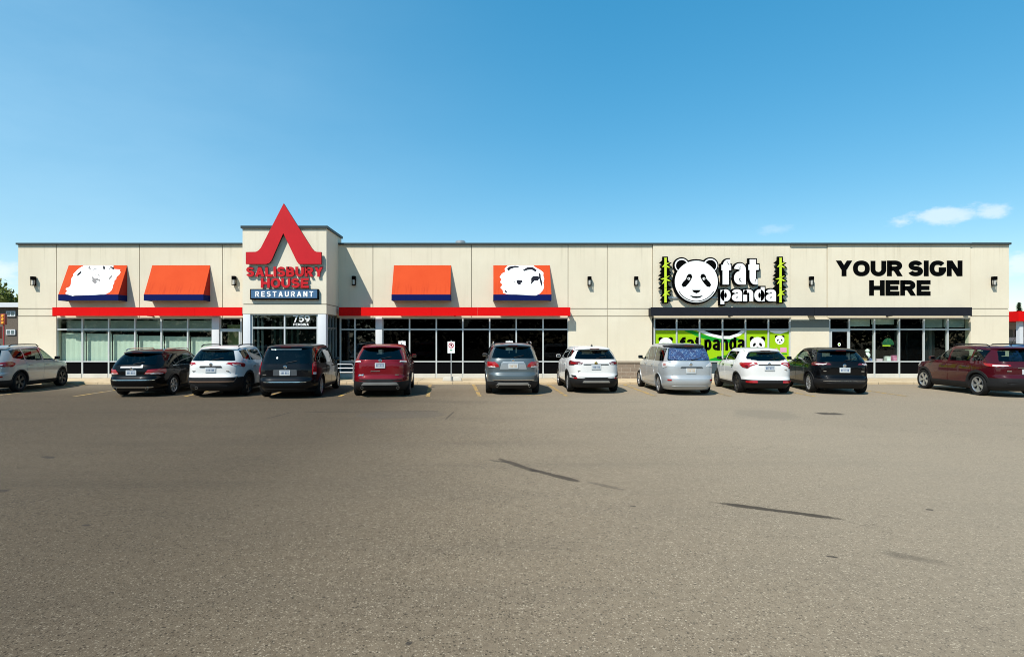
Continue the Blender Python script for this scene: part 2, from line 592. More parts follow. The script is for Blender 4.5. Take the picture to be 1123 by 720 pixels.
def asphalt():
    m = bpy.data.materials.new('asphalt')
    m.use_nodes = True
    t = NT(m.node_tree)
    b = m.node_tree.nodes['Principled BSDF']
    b.inputs['Roughness'].default_value = 0.92
    b.inputs['Specular IOR Level'].default_value = 0.08
    g = t.new('ShaderNodeNewGeometry').outputs['Position']
    big = t.noise(g, 0.10, 5, 0.55)
    med = t.noise(t.mapping(g, scale=(0.55, 1.3, 1)), 0.7, 6, 0.6)
    fine = t.noise(g, 11, 6, 0.7)
    c = t.mix(t.ramp(big, 0.3, 0.72), (0.156, 0.118, 0.078, 1), (0.204, 0.157, 0.106, 1))
    c = t.mix(t.math('MULTIPLY', t.ramp(med, 0.40, 0.68), 0.55), c, (0.142, 0.110, 0.076, 1))
    c = t.mix(t.math('MULTIPLY', t.ramp(fine, 0.35, 0.68), 0.30), c, (0.28, 0.222, 0.152, 1))
    # aggregate: pale stones and dark pits, two sizes
    for sc, lo, dk in ((150, 0.34, 0.34), (90, 0.60, 0.46), (50, 0.42, 0.44), (26, 0.06, 0.08)):
        vo = t.new('ShaderNodeTexVoronoi')
        vo.feature = 'F1'
        vo.inputs['Scale'].default_value = sc
        t.link(g, vo.inputs['Vector'])
        sp = t.new('ShaderNodeSeparateColor')
        t.link(vo.outputs['Color'], sp.inputs[0])
        core = t.math('SUBTRACT', 1.0, t.ramp(vo.outputs['Distance'], 0.30, 0.55))
        pale = t.math('MULTIPLY', core, t.ramp(sp.outputs[0], 0.80, 0.95))
        dark = t.math('MULTIPLY', core, t.ramp(sp.outputs[1], 0.74, 0.92))
        c = t.mix(t.math('MULTIPLY', pale, lo), c, (0.52, 0.43, 0.31, 1))
        c = t.mix(t.math('MULTIPLY', dark, min(1.0, dk * 1.55)), c, (0.022, 0.018, 0.014, 1))
    # lane of drips and tyre polish running along the row
    lane = t.noise(t.mapping(g, scale=(0.10, 0.9, 1)), 1.0, 4, 0.6)
    c = t.mix(t.math('MULTIPLY', t.ramp(lane, 0.52, 0.75), 0.30), c, (0.10, 0.082, 0.060, 1))
    # left of the lot painted darker: uneven light put into the colour, ragged edge
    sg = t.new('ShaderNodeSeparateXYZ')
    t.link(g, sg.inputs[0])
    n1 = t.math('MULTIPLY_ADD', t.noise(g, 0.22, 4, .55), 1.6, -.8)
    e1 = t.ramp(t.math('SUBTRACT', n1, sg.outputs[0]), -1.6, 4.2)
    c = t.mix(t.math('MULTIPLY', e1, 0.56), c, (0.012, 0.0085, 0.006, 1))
    e2 = t.ramp(t.math('ADD', t.noise(t.mapping(g, loc=(7, 3, 0)), 0.22, 4, .55), sg.outputs[0]), -0.5, 7.0)  # right side painted paler, the same uneven light put into the base colour
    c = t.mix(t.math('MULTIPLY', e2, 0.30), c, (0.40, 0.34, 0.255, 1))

    def spot(px, py, px2, py2, half, strength, colr=(0.030, 0.026, 0.024, 1), soft=0.55):
        nonlocal c
        y1, y2 = CAMZ * F / (py - VY), CAMZ * F / (py2 - VY)
        x1, x2 = PX(px, y1), PX(px2, y2)
        cx, cy = (x1 + x2) / 2, (y1 + y2) / 2
        ln = math.hypot(x2 - x1, y2 - y1) / 2
        an = math.atan2(y2 - y1, x2 - x1)
        mp = t.mapping(g, loc=(cx, cy, 0), rot=(0, 0, an), scale=(ln, half, 1), typ='TEXTURE')
        s = t.new('ShaderNodeSeparateXYZ')
        t.link(mp, s.inputs[0])
        d = t.math('SQRT', t.math('ADD', t.math('POWER', t.math('ABSOLUTE', s.outputs[0]), 4.0), t.math('MULTIPLY', s.outputs[1], s.outputs[1])))
        nz = t.noise(g, 3.2, 5, 0.7)
        k = t.math('SUBTRACT', t.math('ADD', 1.0, t.math('MULTIPLY_ADD', nz, 1.4, -0.7)), d)
        k = t.math('MULTIPLY', t.ramp(k, 0.0, soft), strength)
        c = t.mix(k, c, colr)

    spot(772, 549, 932, 570, 0.08, 0.85, (0.036, 0.029, 0.023, 1), soft=.5)
    spot(545, 502, 592, 518, 0.085, 0.75, (0.040, 0.032, 0.026, 1), .5)
    spot(580, 514, 640, 529, 0.09, 0.8, (0.040, 0.032, 0.026, 1), .5)
    spot(288, 460, 322, 451, 0.04, 0.7)
    spot(318, 451.5, 495, 450.6, 0.07, 0.7)
    spot(488, 460, 498, 451, 0.04, 0.55)
    spot(960, 604, 1048, 619, 0.13, 0.40, (0.05, 0.042, 0.034, 1), .9)
    spot(894, 453.3, 926, 453.6, 0.28, 0.8)
    spot(390, 455, 492, 454, 0.75, 0.32, (0.075, 0.066, 0.058, 1), .25)
    spot(640, 527, 690, 538, 0.07, 0.35)
    spot(-30, 540, 14, 537, 0.10, 0.6)
    spot(46, 500, 60, 502, 0.08, 0.6)
    spot(800, 452, 880, 456, 1.2, 0.45, (0.17, 0.145, 0.11, 1))
    spot(445, 704, 452, 705, 0.03, 0.8)
    spot(905, 609, 920, 611, 0.03, 0.8)
    spot(690, 554, 698, 555, 0.03, 0.7)
    spot(1015, 558, 1024, 559, 0.04, 0.7)
    spot(535, 504, 560, 507, 0.05, 0.6)
    spot(90, 575, 100, 576, 0.04, 0.6)
    # hairline cracks: thin ridges of distorted noise, kept to some areas
    for sc, off, th in ((0.16, 0, 0.0016), (0.28, 9, 0.0020)):
        rn = t.noise(t.mapping(g, loc=(off, off * 2, 0)), sc, 7, 0.62, 0.4)
        cr = t.math('SUBTRACT', 1.0, t.ramp(t.math('ABSOLUTE', t.math('SUBTRACT', rn, 0.5)), th * 0.4, th))
        area = t.ramp(t.noise(t.mapping(g, loc=(off + 5, 0, 0)), 0.13, 2), 0.52, 0.62)
        c = t.mix(t.math('MULTIPLY', t.math('MULTIPLY', cr, area), 0.30), c, (0.03, 0.027, 0.025, 1))
    # sandy dust near the kerb
    s2 = t.new('ShaderNodeSeparateXYZ')
    t.link(g, s2.inputs[0])
    near = t.ramp(s2.outputs[1], 19.0, 24.0)
    c = t.mix(t.math('MULTIPLY', near, t.math('MULTIPLY_ADD', t.noise(g, 1.1, 4), 0.7, 0.12)), c, (0.22, 0.185, 0.135, 1))
    t.link(c, b.inputs['Base Color'])
    bp = t.new('ShaderNodeBump')
    bp.inputs['Strength'].default_value = 0.55
    bp.inputs['Distance'].default_value = 0.006
    t.link(t.noise(g, 70, 4, 0.7), bp.inputs['Height'])
    t.link(bp.outputs[0], b.inputs['Normal'])
    return m


def sidewalk_mat():
    m = bpy.data.materials.new('sidewalk_concrete')
    m.use_nodes = True
    t = NT(m.node_tree)
    b = m.node_tree.nodes['Principled BSDF']
    b.inputs['Roughness'].default_value = 0.9
    g = t.new('ShaderNodeNewGeometry').outputs['Position']
    n = t.noise(g, 1.2, 6, 0.65)
    c = t.mix(t.ramp(n, 0.3, 0.7), (0.40, 0.30, 0.18, 1), (0.50, 0.395, 0.25, 1))
    s = t.new('ShaderNodeSeparateXYZ')
    t.link(g, s.inputs[0])
    fr = t.math('FRACT', t.math('DIVIDE', s.outputs[0], 1.5))
    jn = t.math('LESS_THAN', fr, 0.018)
    c = t.mix(t.math('MULTIPLY', jn, 0.7), c, (0.10, 0.085, 0.065, 1))
    c = t.mix(t.math('MULTIPLY', t.ramp(t.noise(g, 5, 5, .7), .5, .75), .4), c, (0.20, 0.15, 0.09, 1))
    t.link(c, b.inputs['Base Color'])
    bp = t.new('ShaderNodeBump')
    bp.inputs['Strength'].default_value = 0.3
    bp.inputs['Distance'].default_value = 0.005
    t.link(t.noise(g, 60, 4), bp.inputs['Height'])
    t.link(bp.outputs[0], b.inputs['Normal'])
    return m


# ------------------------------------------------------------------ ground
ZW = 26.5            # facade plane
ZT = 24.5            # tower front plane
KERB = 24.05
SW = 0.10            # sidewalk level

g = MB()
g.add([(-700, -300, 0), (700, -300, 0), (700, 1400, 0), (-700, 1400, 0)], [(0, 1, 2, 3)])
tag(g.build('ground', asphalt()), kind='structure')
SWM = sidewalk_mat()
g = MB()
g.box(-27.5, 29.0, KERB, ZW + 0.4, -0.05, SW)
tag(g.build('sidewalk', SWM, bevel=0.02), kind='structure')

# painted stall lines
LINES = [(-16.9, -16.6), (-14.1, -13.8), (-10.6, -10.1), (-7.7, -7.4), (-5.2, -4.95), (-2.42, -2.0), (-0.60, -0.27), (2.53, 2.65), (5.72, 5.6), (8.3, 8.1), (11.1, 10.9), (14.2, 14.0), (19.4, 19.2)]
names = ['between the parked cars at the far left', 'left of the black wagon', 'between the black wagon and the white SUV with red tail strips',
         'under the left of the black minivan', 'right of the black minivan', 'right of the red SUV, left edge of the empty stall',
         'left of the grey SUV, right edge of the empty stall', 'between the grey SUV and the white SUV beside it', 'left of the silver minivan',
         'right of the silver minivan', 'left of the black crossover', 'right of the black crossover', 'beyond the maroon SUV']
for (xa, xb), nm in zip(LINES, names):
    lm = MB()
    ya, yb = 23.9, 19.0
    n = 12
    v = []
    for i in range(n + 1):
        u = i / n
        for s in (-1, 1):
            v.append((xa + (xb - xa) * u + s * (0.065 + 0.012 * math.sin(i * 2.3 + s)), ya + (yb - ya) * u, 0.004))
    lm.add(v, [(2 * i, 2 * i + 1, 2 * i + 3, 2 * i + 2) for i in range(n)])
    o = lm.build('parking_line', WORN_YELLOW)
    tag(o, 'worn yellow stall line on the asphalt ' + nm, 'parking line', 'yellow stall lines', 'structure')
for (x0, x1, yy, nm) in ((-4.25, -2.9, 18.95, 'behind the red SUV'), (0.95, 1.95, 19.35, 'behind the grey SUV')):
    lm = MB()
    lm.add([(x0, yy - .07, .004), (x1, yy - .07, .004), (x1, yy + .07, .004), (x0, yy + .07, .004)], [(0, 1, 2, 3)])
    tag(lm.build('parking_line', WORN_YELLOW), 'short worn yellow cross line on the asphalt ' + nm, 'parking line', 'yellow stall lines', 'structure')

# ------------------------------------------------------------------ the strip mall
mall = thing('strip_mall', 'long cream stucco strip mall with a raised entrance tower and glass shopfronts', 'building', (0, ZW, 0))


def mp(o):
    """parent to the mall keeping world coordinates of the mesh"""
    o.parent = mall
    o.matrix_parent_inverse = Matrix.Translation((0, -ZW, 0))
    return o


XL, XR = PX(20, ZW), PX(1106.5, ZW)
ROOF = PZ(268.5, ZW)
TX0, TX1 = PX(266, ZT), PX(358, ZT)
TROOF = PZ(250.5, ZT)
TBOT = PZ(344, ZT)
WTOP = PZ(348.2, ZW)       # top of shopfront openings
fx = lambda px: PX(px, ZW)

wall = MB()
# upper facade in panels with narrow recessed joints
seams = [20, 62, 153, 244, 409, 517, 623, 666, 715.5, 866, 907, 1064, 1106.5]
JW = 0.015
openings = [(60.5, 265.5), (371, 624), (717, 867.5), (909.5, 1066)]
for a, b in zip(seams[:-1], seams[1:]):
    x0 = fx(a) + (JW if a != 20 else 0)
    x1 = fx(b) - (JW if b != 1106.5 else 0)
    proud = 0.0
    if a == 715.5:
        proud = 0.05
    if a == 907 or a == 1064:
        proud = 0.03 if a == 907 else 0.0
    if (a, b) in ((20, 62), (623, 666), (666, 715.5), (1064, 1106.5)):
        # panel split by the two grooves
        g1, g2 = PZ(338.3, ZW), PZ(346.6, ZW)
        wall.box(x0, x1, ZW, ZW + 0.3, g1 + 0.018, ROOF)
        wall.box(x0, x1, ZW, ZW + 0.3, g2 + 0.018, g1 - 0.018)
        wall.box(x0, x1, ZW, ZW + 0.3, SW, g2 - 0.018)
    else:
        wall.box(x0, x1, ZW - proud, ZW + 0.3, WTOP, ROOF)
# pier between the two right shopfronts
wall.box(fx(867.5), fx(909.5), ZW + 0.004, ZW + 0.3, SW, PZ(359, ZW))
mp(wall.build('facade', CREAM))
jb = MB()
jb.box(XL + .02, XR - .02, ZW + 0.034, ZW + 0.29, WTOP + 0.01, ROOF - 0.02)
for a, b in ((20, 62), (623, 715.5), (1064, 1106.5)):
    jb.box(fx(a) + .02, fx(b) - .02, ZW + 0.034, ZW + 0.29, SW, WTOP - 0.01)
mp(jb.build('panel_joint', JOINT))
lt = MB()
lt.box(fx(867.8), fx(909.2), ZW + .002, ZW + .3, PZ(359, ZW) + .002, PZ(350, ZW))
mp(lt.build('lintel', SOFFIT_GREY))
ls = MB()
ls.box(fx(867.8), fx(909.2), ZW - .004, ZW + .3, PZ(350, ZW) + .002, WTOP - .002)
mp(ls.build('lintel_trim', CREAM2))

# side, back walls, roof deck
DEPTH = 20
sh = MB()
sh.box(XL, XL + .3, ZW + .3, ZW + DEPTH, SW, ROOF)
sh.box(XR - .3, XR, ZW + .3, ZW + DEPTH, SW, ROOF)
sh.box(XL, XR, ZW + DEPTH, ZW + DEPTH + .3, SW, ROOF)
mp(sh.build('side_wall', CREAM))
rf = MB()
rf.box(XL + .3, XR - .3, ZW + .3, ZW + DEPTH, ROOF - .6, ROOF - .4)
mp(rf.build('roof', JOINT))
inn = MB()
inn.box(XL + .31, XR - .31, ZW + 7, ZW + 7.2, SW, 3.2)
inn.box(XL + .31, XR - .31, ZW + .3, ZW + 7, 2.98, 3.1)
inn.box(XL + .31, XR - .31, ZW + .3, ZW + 7, SW - .02, SW + .01)
for x in (fx(240), fx(371), fx(640), fx(700), fx(888), fx(1066)):
    inn.box(x - .08, x + .08, ZW + .3, ZW + 7, SW + .01, 2.98)
mp(inn.build('interior_wall', INTERIOR))
# copings
cp = MB()
for a, b, dz, pr in ((20, 266, 0, 0), (371, 866, 0, 0), (866, 1064.5, .0, .02), (1064.5, 1106.5, 0.012, 0)):
    cp.box(fx(a) - (.05 if a == 20 else 0), fx(b) + (.04 if b == 1106.5 else 0), ZW - .09 - pr, ZW + .36, ROOF + .002, ROOF + .085 + dz)
mp(cp.build('coping', COPING))

# canopy bands (a fascia standing off the wall on brackets, open behind)
ZB = ZW - 0.46
bz0, bz1 = PZ(346.2, ZB), PZ(336.8, ZB)


def band(px0, px1, m, pieces=1, thick=.07):
    b = MB()
    xs = np.linspace(PX(px0, ZB), PX(px1, ZB), pieces + 1)
    for i in range(pieces):
        b.box(xs[i] + (0.004 if i else 0), xs[i + 1], ZB, ZB + thick, bz0, bz1)
    b.box(xs[0] + .01, xs[0] + .06, ZB + thick, ZW - .003, bz0 + .02, bz1 - .02)
    b.box(xs[-1] - .06, xs[-1] - .01, ZB + thick, ZW - .003, bz0 + .02, bz1 - .02)
    o = mp(b.build('canopy_band', m))
    n = max(2, int((px1 - px0) / 88))
    for k in range(1, n):
        x = xs[0] + (xs[-1] - xs[0]) * k / n
        br = MB()
        br.prism([(0, 0)] * 0 or [(x - .04, bz0 - .01), (x + .04, bz0 - .01), (x + .04, bz0 + .05), (x - .04, bz0 + .05)], ZB + thick, ZW - .003)
        br.build('bracket', DARK_BAND, o)
    return o


band(57.3, 265.5, RED_BAND, 4)
band(371.5, 625.5, RED_BAND, 5)
band(714, 893, DARK_BAND, 3)
band(893.3, 1066, DARK_BAND, 3, .10)

# shopfronts
FRY0, FRY1 = ZW + .03, ZW + .15
GY = ZW + .10
fz_t, fz_s, fz_b = PZ(361, ZW), PZ(396.3, ZW), PZ(409.6, ZW)


def shopfront(px0, px1, mulls, glass, gname, spandrel=BLACK_PANEL, doors=(), wmul=.062):
    fr = MB()
    xs = [fx(p) for p in mulls]
    h = wmul / 2
    for x in xs:
        fr.box(x - h, x + h, FRY0, FRY1, SW + .002, WTOP - .002)
    dset = set(doors)
    for i in range(len(xs) - 1):
        a, b = xs[i] + h, xs[i + 1] - h
        fr.box(a, b, FRY0 + .006, FRY1 - .006, WTOP - .05, WTOP - .003)
        fr.box(a, b, FRY0 + .006, FRY1 - .006, fz_t - h, fz_t + h)
        if i not in dset:
            fr.box(a, b, FRY0 + .006, FRY1 - .006, fz_s - h * .85, fz_s + h * .85)
    o = mp(fr.build('shopfront', ALU))
    for i in range(len(xs) - 1):
        a, b = xs[i] + h, xs[i + 1] - h
        gm = glass[i] if isinstance(glass, (list, tuple)) else glass
        sm = spandrel[i] if isinstance(spandrel, (list, tuple)) else spandrel
        q = MB()
        q.box(a - .01, b + .01, GY, GY + .012, fz_t + h - .01, WTOP - .045)
        q.build('transom_pane', gm, o)
        # a door is a part of its own, without sill bar
        if i in dset:
            d = MB()
            zt = fz_t - h - .006
            fw = .07
            d.box(a + .004, a + fw, FRY0 - .012, FRY0 + .06, SW + .01, zt)
            d.box(b - fw, b - .004, FRY0 - .012, FRY0 + .06, SW + .01, zt)
            d.box(a + fw, b - fw, FRY0 - .010, FRY0 + .058, zt - fw, zt)
            d.box(a + fw, b - fw, FRY0 - .010, FRY0 + .058, SW + .01, SW + .22)
            do = mp(d.build('door', ALU))
            q = MB()
            q.box(a + fw - .005, b - fw + .005, FRY0 + .02, FRY0 + .032, SW + .215, zt - fw + .005)
            q.build('door_pane', gm, do)
            hd = MB()
            hd.tube([(b - .13, FRY0 - .05, 0.9), (b - .13, FRY0 - .05, 1.3)], .014)
            hd.tube([(b - .13, FRY0 - .05, 0.93), (b - .13, FRY0 + .02, 0.93)], .01)
            hd.tube([(b - .13, FRY0 - .05, 1.27), (b - .13, FRY0 + .02, 1.27)], .01)
            hd.build('door_handle', METAL_GREY, do)
        else:
            q = MB()
            q.box(a - .01, b + .01, GY, GY + .012, fz_s + h * .8, fz_t - h + .01)
            q.build('pane', gm, o)
            q = MB()
            q.box(a - .004, b + .004, GY - .02, GY + .03, fz_b + .002, fz_s - h * .8)
            q.build('lower_panel', sm, o)
            q = MB()
            q.box(a + .001, b - .001, FRY0 - .02, FRY1, SW + .004, fz_b)
            q.build('base_curb', BASE_CONC, o)
    return o


shopfront(60.5, 265, [61.5, 89.5, 118.5, 147.3, 176.2, 205.3, 240.8, 264], GLASS, 'a', doors=(6,))
shopfront(371, 624, [373, 389, 419.5, 449, 478.4, 507.5, 537, 566.2, 595.7, 623.3],
          [GLASS_SIDE, GLASS_SIDE] + [GLASS_DARK] * 7, 'b', [GREY_PANEL, GREY_PANEL] + [BLACK_PANEL] * 7)
shopfront(717, 867, [718, 742.4, 767.6, 792.8, 818, 843.2, 866.8], GLASS_DARK, 'c', GREY_PANEL)
shopfront(909, 1066, [910.3, 932, 959.7, 987, 1014, 1040.3, 1065.3], [GLASS_DARK, GLASS, GLASS, GLASS_DARK, GLASS, GLASS], 'd', doors=(0,))

# blinds behind the left panes
bm_px = [61.5, 89.5, 118.5, 147.3, 176.2, 205.3, 232]
for i, (a, b) in enumerate(zip(bm_px[:-1], bm_px[1:])):
    q = MB()
    top = PZ(365 + (i % 3) * .7 + (3 if i > 2 else 0), ZW)
    n = 9
    x0, x1 = fx(a) + .03, fx(b) - .03
    yb = GY + .20
    v = []
    for k in range(n + 1):
        xx = x0 + (x1 - x0) * k / n
        yy = yb + .012 * (k % 2)
        v += [(xx, yy, fz_s - .1), (xx, yy, top)]
    q.add(v, [(2 * k, 2 * k + 2, 2 * k + 3, 2 * k + 1) for k in range(n)])
    q.add([(x, y + .01, z) for x, y, z in v], [(2 * k, 2 * k + 1, 2 * k + 3, 2 * k + 2) for k in range(n)])
    mp(q.build('blind', BLIND))
q = MB()
q.box(fx(64), fx(232), GY + .42, GY + .44, fz_t - .1, WTOP - .12)
mp(q.build('curtain', BLIND2))
q = MB()
q.box(fx(242), fx(263), GY + .6, GY + .62, SW + .9, WTOP - .3)
mp(q.build('curtain', mat('sage_panel', (0.22, 0.28, 0.13), .8, var=.3)))
# half-lowered blinds and a pale partition inside the right shop
for p0, p1, py0, m_ in ((933, 959, 357.5, BLIND), (960.5, 986, 355.5, BLIND), (1015, 1039.5, 359, BLIND2), (1041, 1064, 358.5, BLIND2)):
    q = MB()
    q.box(fx(p0), fx(p1), GY + .22, GY + .235, PZ(py0, ZW), WTOP - .06)
    mp(q.build('blind', m_))
PART = mat('pale_partition', (0.10, 0.13, 0.135), .7, var=.5, vscale=1.8)
q = MB()
q.box(fx(1016), fx(1062), GY + 1.9, GY + 2.0, SW, 2.6)
mp(q.build('partition', PART))
for p0 in (1019, 1027, 1046, 1055):
    q = MB()
    q.box(fx(p0), fx(p0) + .12, GY + 1.86, GY + 1.895, SW, 2.6)
    mp(q.build('shelf_post', mat('shelf_grey', (0.25, 0.30, 0.30), .6)))
# columns under the red bands
for p0, p1 in ((232.6, 240.6), (412, 419.3)):
    c_ = MB()
    c_.box(fx(p0), fx(p1), ZW - .05, ZW + .028, SW, WTOP + .03)
    mp(c_.build('column', WHITE_PAINT, bevel=.012))
# split-face block wainscot
c_ = MB()
c_.box(fx(625.5), fx(716.5), ZW - .14, ZW - .003, SW, PZ(397.5, ZW))
wn = mp(c_.build('block_wainscot', BRICK))
c_ = MB()
c_.box(fx(625.2), fx(716.8), ZW - .18, ZW - .002, PZ(397.5, ZW) + .001, PZ(395.5, ZW))
c_.build('wainscot_cap', mat('wainscot_cap', (0.30, 0.25, 0.19), .85, var=.2), wn)

# tower ---------------------------------------------------------------
tw = MB()
g1 = PZ(333.5, ZT)
for z0, z1, ins in ((TBOT, g1 - .018, 0), (g1 + .018, TROOF, 0)):
    tw.box(TX0, TX1, ZT, ZT + .25, z0, z1)
    tw.box(TX0, TX0 + .25, ZT + .25, ZW + .5, z0, z1)
    tw.box(TX1 - .25, TX1, ZT + .25, ZW - .002 if z0 < 6 and z1 < 4 else ZW + .5, z0, z1)
tower = mp(tw.build('tower_wall', CREAM2))
tj = MB()
tj.box(TX0 + .03, TX1 - .03, ZT + .03, ZW + .4, TBOT + .02, TROOF - .3)
tj.build('tower_joint', JOINT, tower)
tcp = MB()
zc0, zc1 = TROOF + .002, TROOF + .11
tcp.box(TX0 - .06, TX1 + .06, ZT - .07, ZT + .27, zc0, zc1)
tcp.box(TX0 - .06, TX0 + .28, ZT + .27, ZW + .55, zc0, zc1)
tcp.box(TX1 - .28, TX1 + .06, ZT + .27, ZW + .55, zc0, zc1)
tcp.build('tower_coping', COPING, tower)
tx = lambda px: PX(px, ZT)
tp = MB()
for a, b in ((266.3, 274.3), (348.4, 357.3)):
    tp = MB()
    tp.box(tx(a), tx(b), ZT + .01, ZT + .36, SW, TBOT - .002)
    mp(tp.build('column', WHITE_PAINT, bevel=.012))
tf = MB()
txs = [tx(274.6), tx(311.3), tx(348.1)]
ztr = PZ(359, ZT)
for x in (txs[0] + .03, txs[1], txs[2] - .03):
    tf.box(x - .03, x + .03, ZT + .08, ZT + .20, SW, TBOT - .002)
for a, b in ((txs[0] + .06, txs[1] - .03), (txs[1] + .03, txs[2] - .06)):
    tf.box(a, b, ZT + .086, ZT + .194, ztr - .05, ztr + .03)
    tf.box(a, b, ZT + .086, ZT + .194, TBOT - .05, TBOT - .003)
    tf.box(a, b, ZT + .086, ZT + .194, SW + .002, SW + .25)
tfo = mp(tf.build('entrance_frame', ALU))
for a, b in ((txs[0] + .055, txs[1] - .025), (txs[1] + .025, txs[2] - .055)):
    q = MB()
    q.box(a, b, ZT + .13, ZT + .142, ztr + .025, TBOT - .045)
    q.build('transom_pane', GLASS_SIDE, tfo)
    q = MB()
    q.box(a, b, ZT + .13, ZT + .142, SW + .24, ztr - .045)
    q.build('pane', GLASS_SIDE, tfo)
# glazed return sides of the tower
for X, s in ((TX1, -1), (TX0, 1)):
    tf = MB()
    ys = np.linspace(ZT + .42, ZW - .08, 4)
    for y in ys:
        tf.box(min(X + s * .06, X + s * .16), max(X + s * .06, X + s * .16), y - .03, y + .03, SW, TBOT - .002)
    for y0, y1 in zip(ys[:-1], ys[1:]):
        for z0, z1 in ((SW + .002, SW + .2), (ztr - .03, ztr + .03), (TBOT - .05, TBOT - .003)):
            tf.box(min(X + s * .066, X + s * .154), max(X + s * .066, X + s * .154), y0 + .03, y1 - .03, z0, z1)
    so_ = mp(tf.build('side_glazing', mat('dark_frame', (0.16, 0.17, 0.17), .5, metal=.3)))
    for y0, y1 in zip(ys[:-1], ys[1:]):
        q = MB()
        q.box(min(X + s * .10, X + s * .112), max(X + s * .10, X + s * .112), y0 + .025, y1 - .025, SW + .19, TBOT - .045)
        q.build('pane', GLASS_SIDE, so_)
# vestibule inner wall with inner doors and curtain strips
q = MB()
q.box(TX0 + .4, TX1 - .4, ZW + .16, ZW + .26, SW, TBOT)
mp(q.build('vestibule_wall', mat('vestibule_grey', (0.02, 0.025, 0.023), .8, var=.4, vscale=1.2)))
q = MB()
for k in range(5):
    xx = TX0 + .55 + k * .27
    q.box(xx, xx + .10, ZW + .10, ZW + .14, SW, TBOT - .1)
mp(q.build('vestibule_mullion', mat('vestibule_trim', (0.14, 0.19, 0.155), .6)))


# ------------------------------------------------------------------ lettering
def arc_(cx, cy, rx, ry, a0, a1, n=18):
    return [(cx + rx * math.cos(math.radians(a0 + (a1 - a0) * i / n)), cy + ry * math.sin(math.radians(a0 + (a1 - a0) * i / n))) for i in range(n + 1)]


def sup_(cx, cy, rx, ry, a0, a1, n=24, e=.72):
    out = []
    for i in range(n + 1):
        t_ = math.radians(a0 + (a1 - a0) * i / n)
        c_, s_ = math.cos(t_), math.sin(t_)
        out.append((cx + rx * math.copysign(abs(c_) ** e, c_), cy + ry * math.copysign(abs(s_) ** e, s_)))
    return out


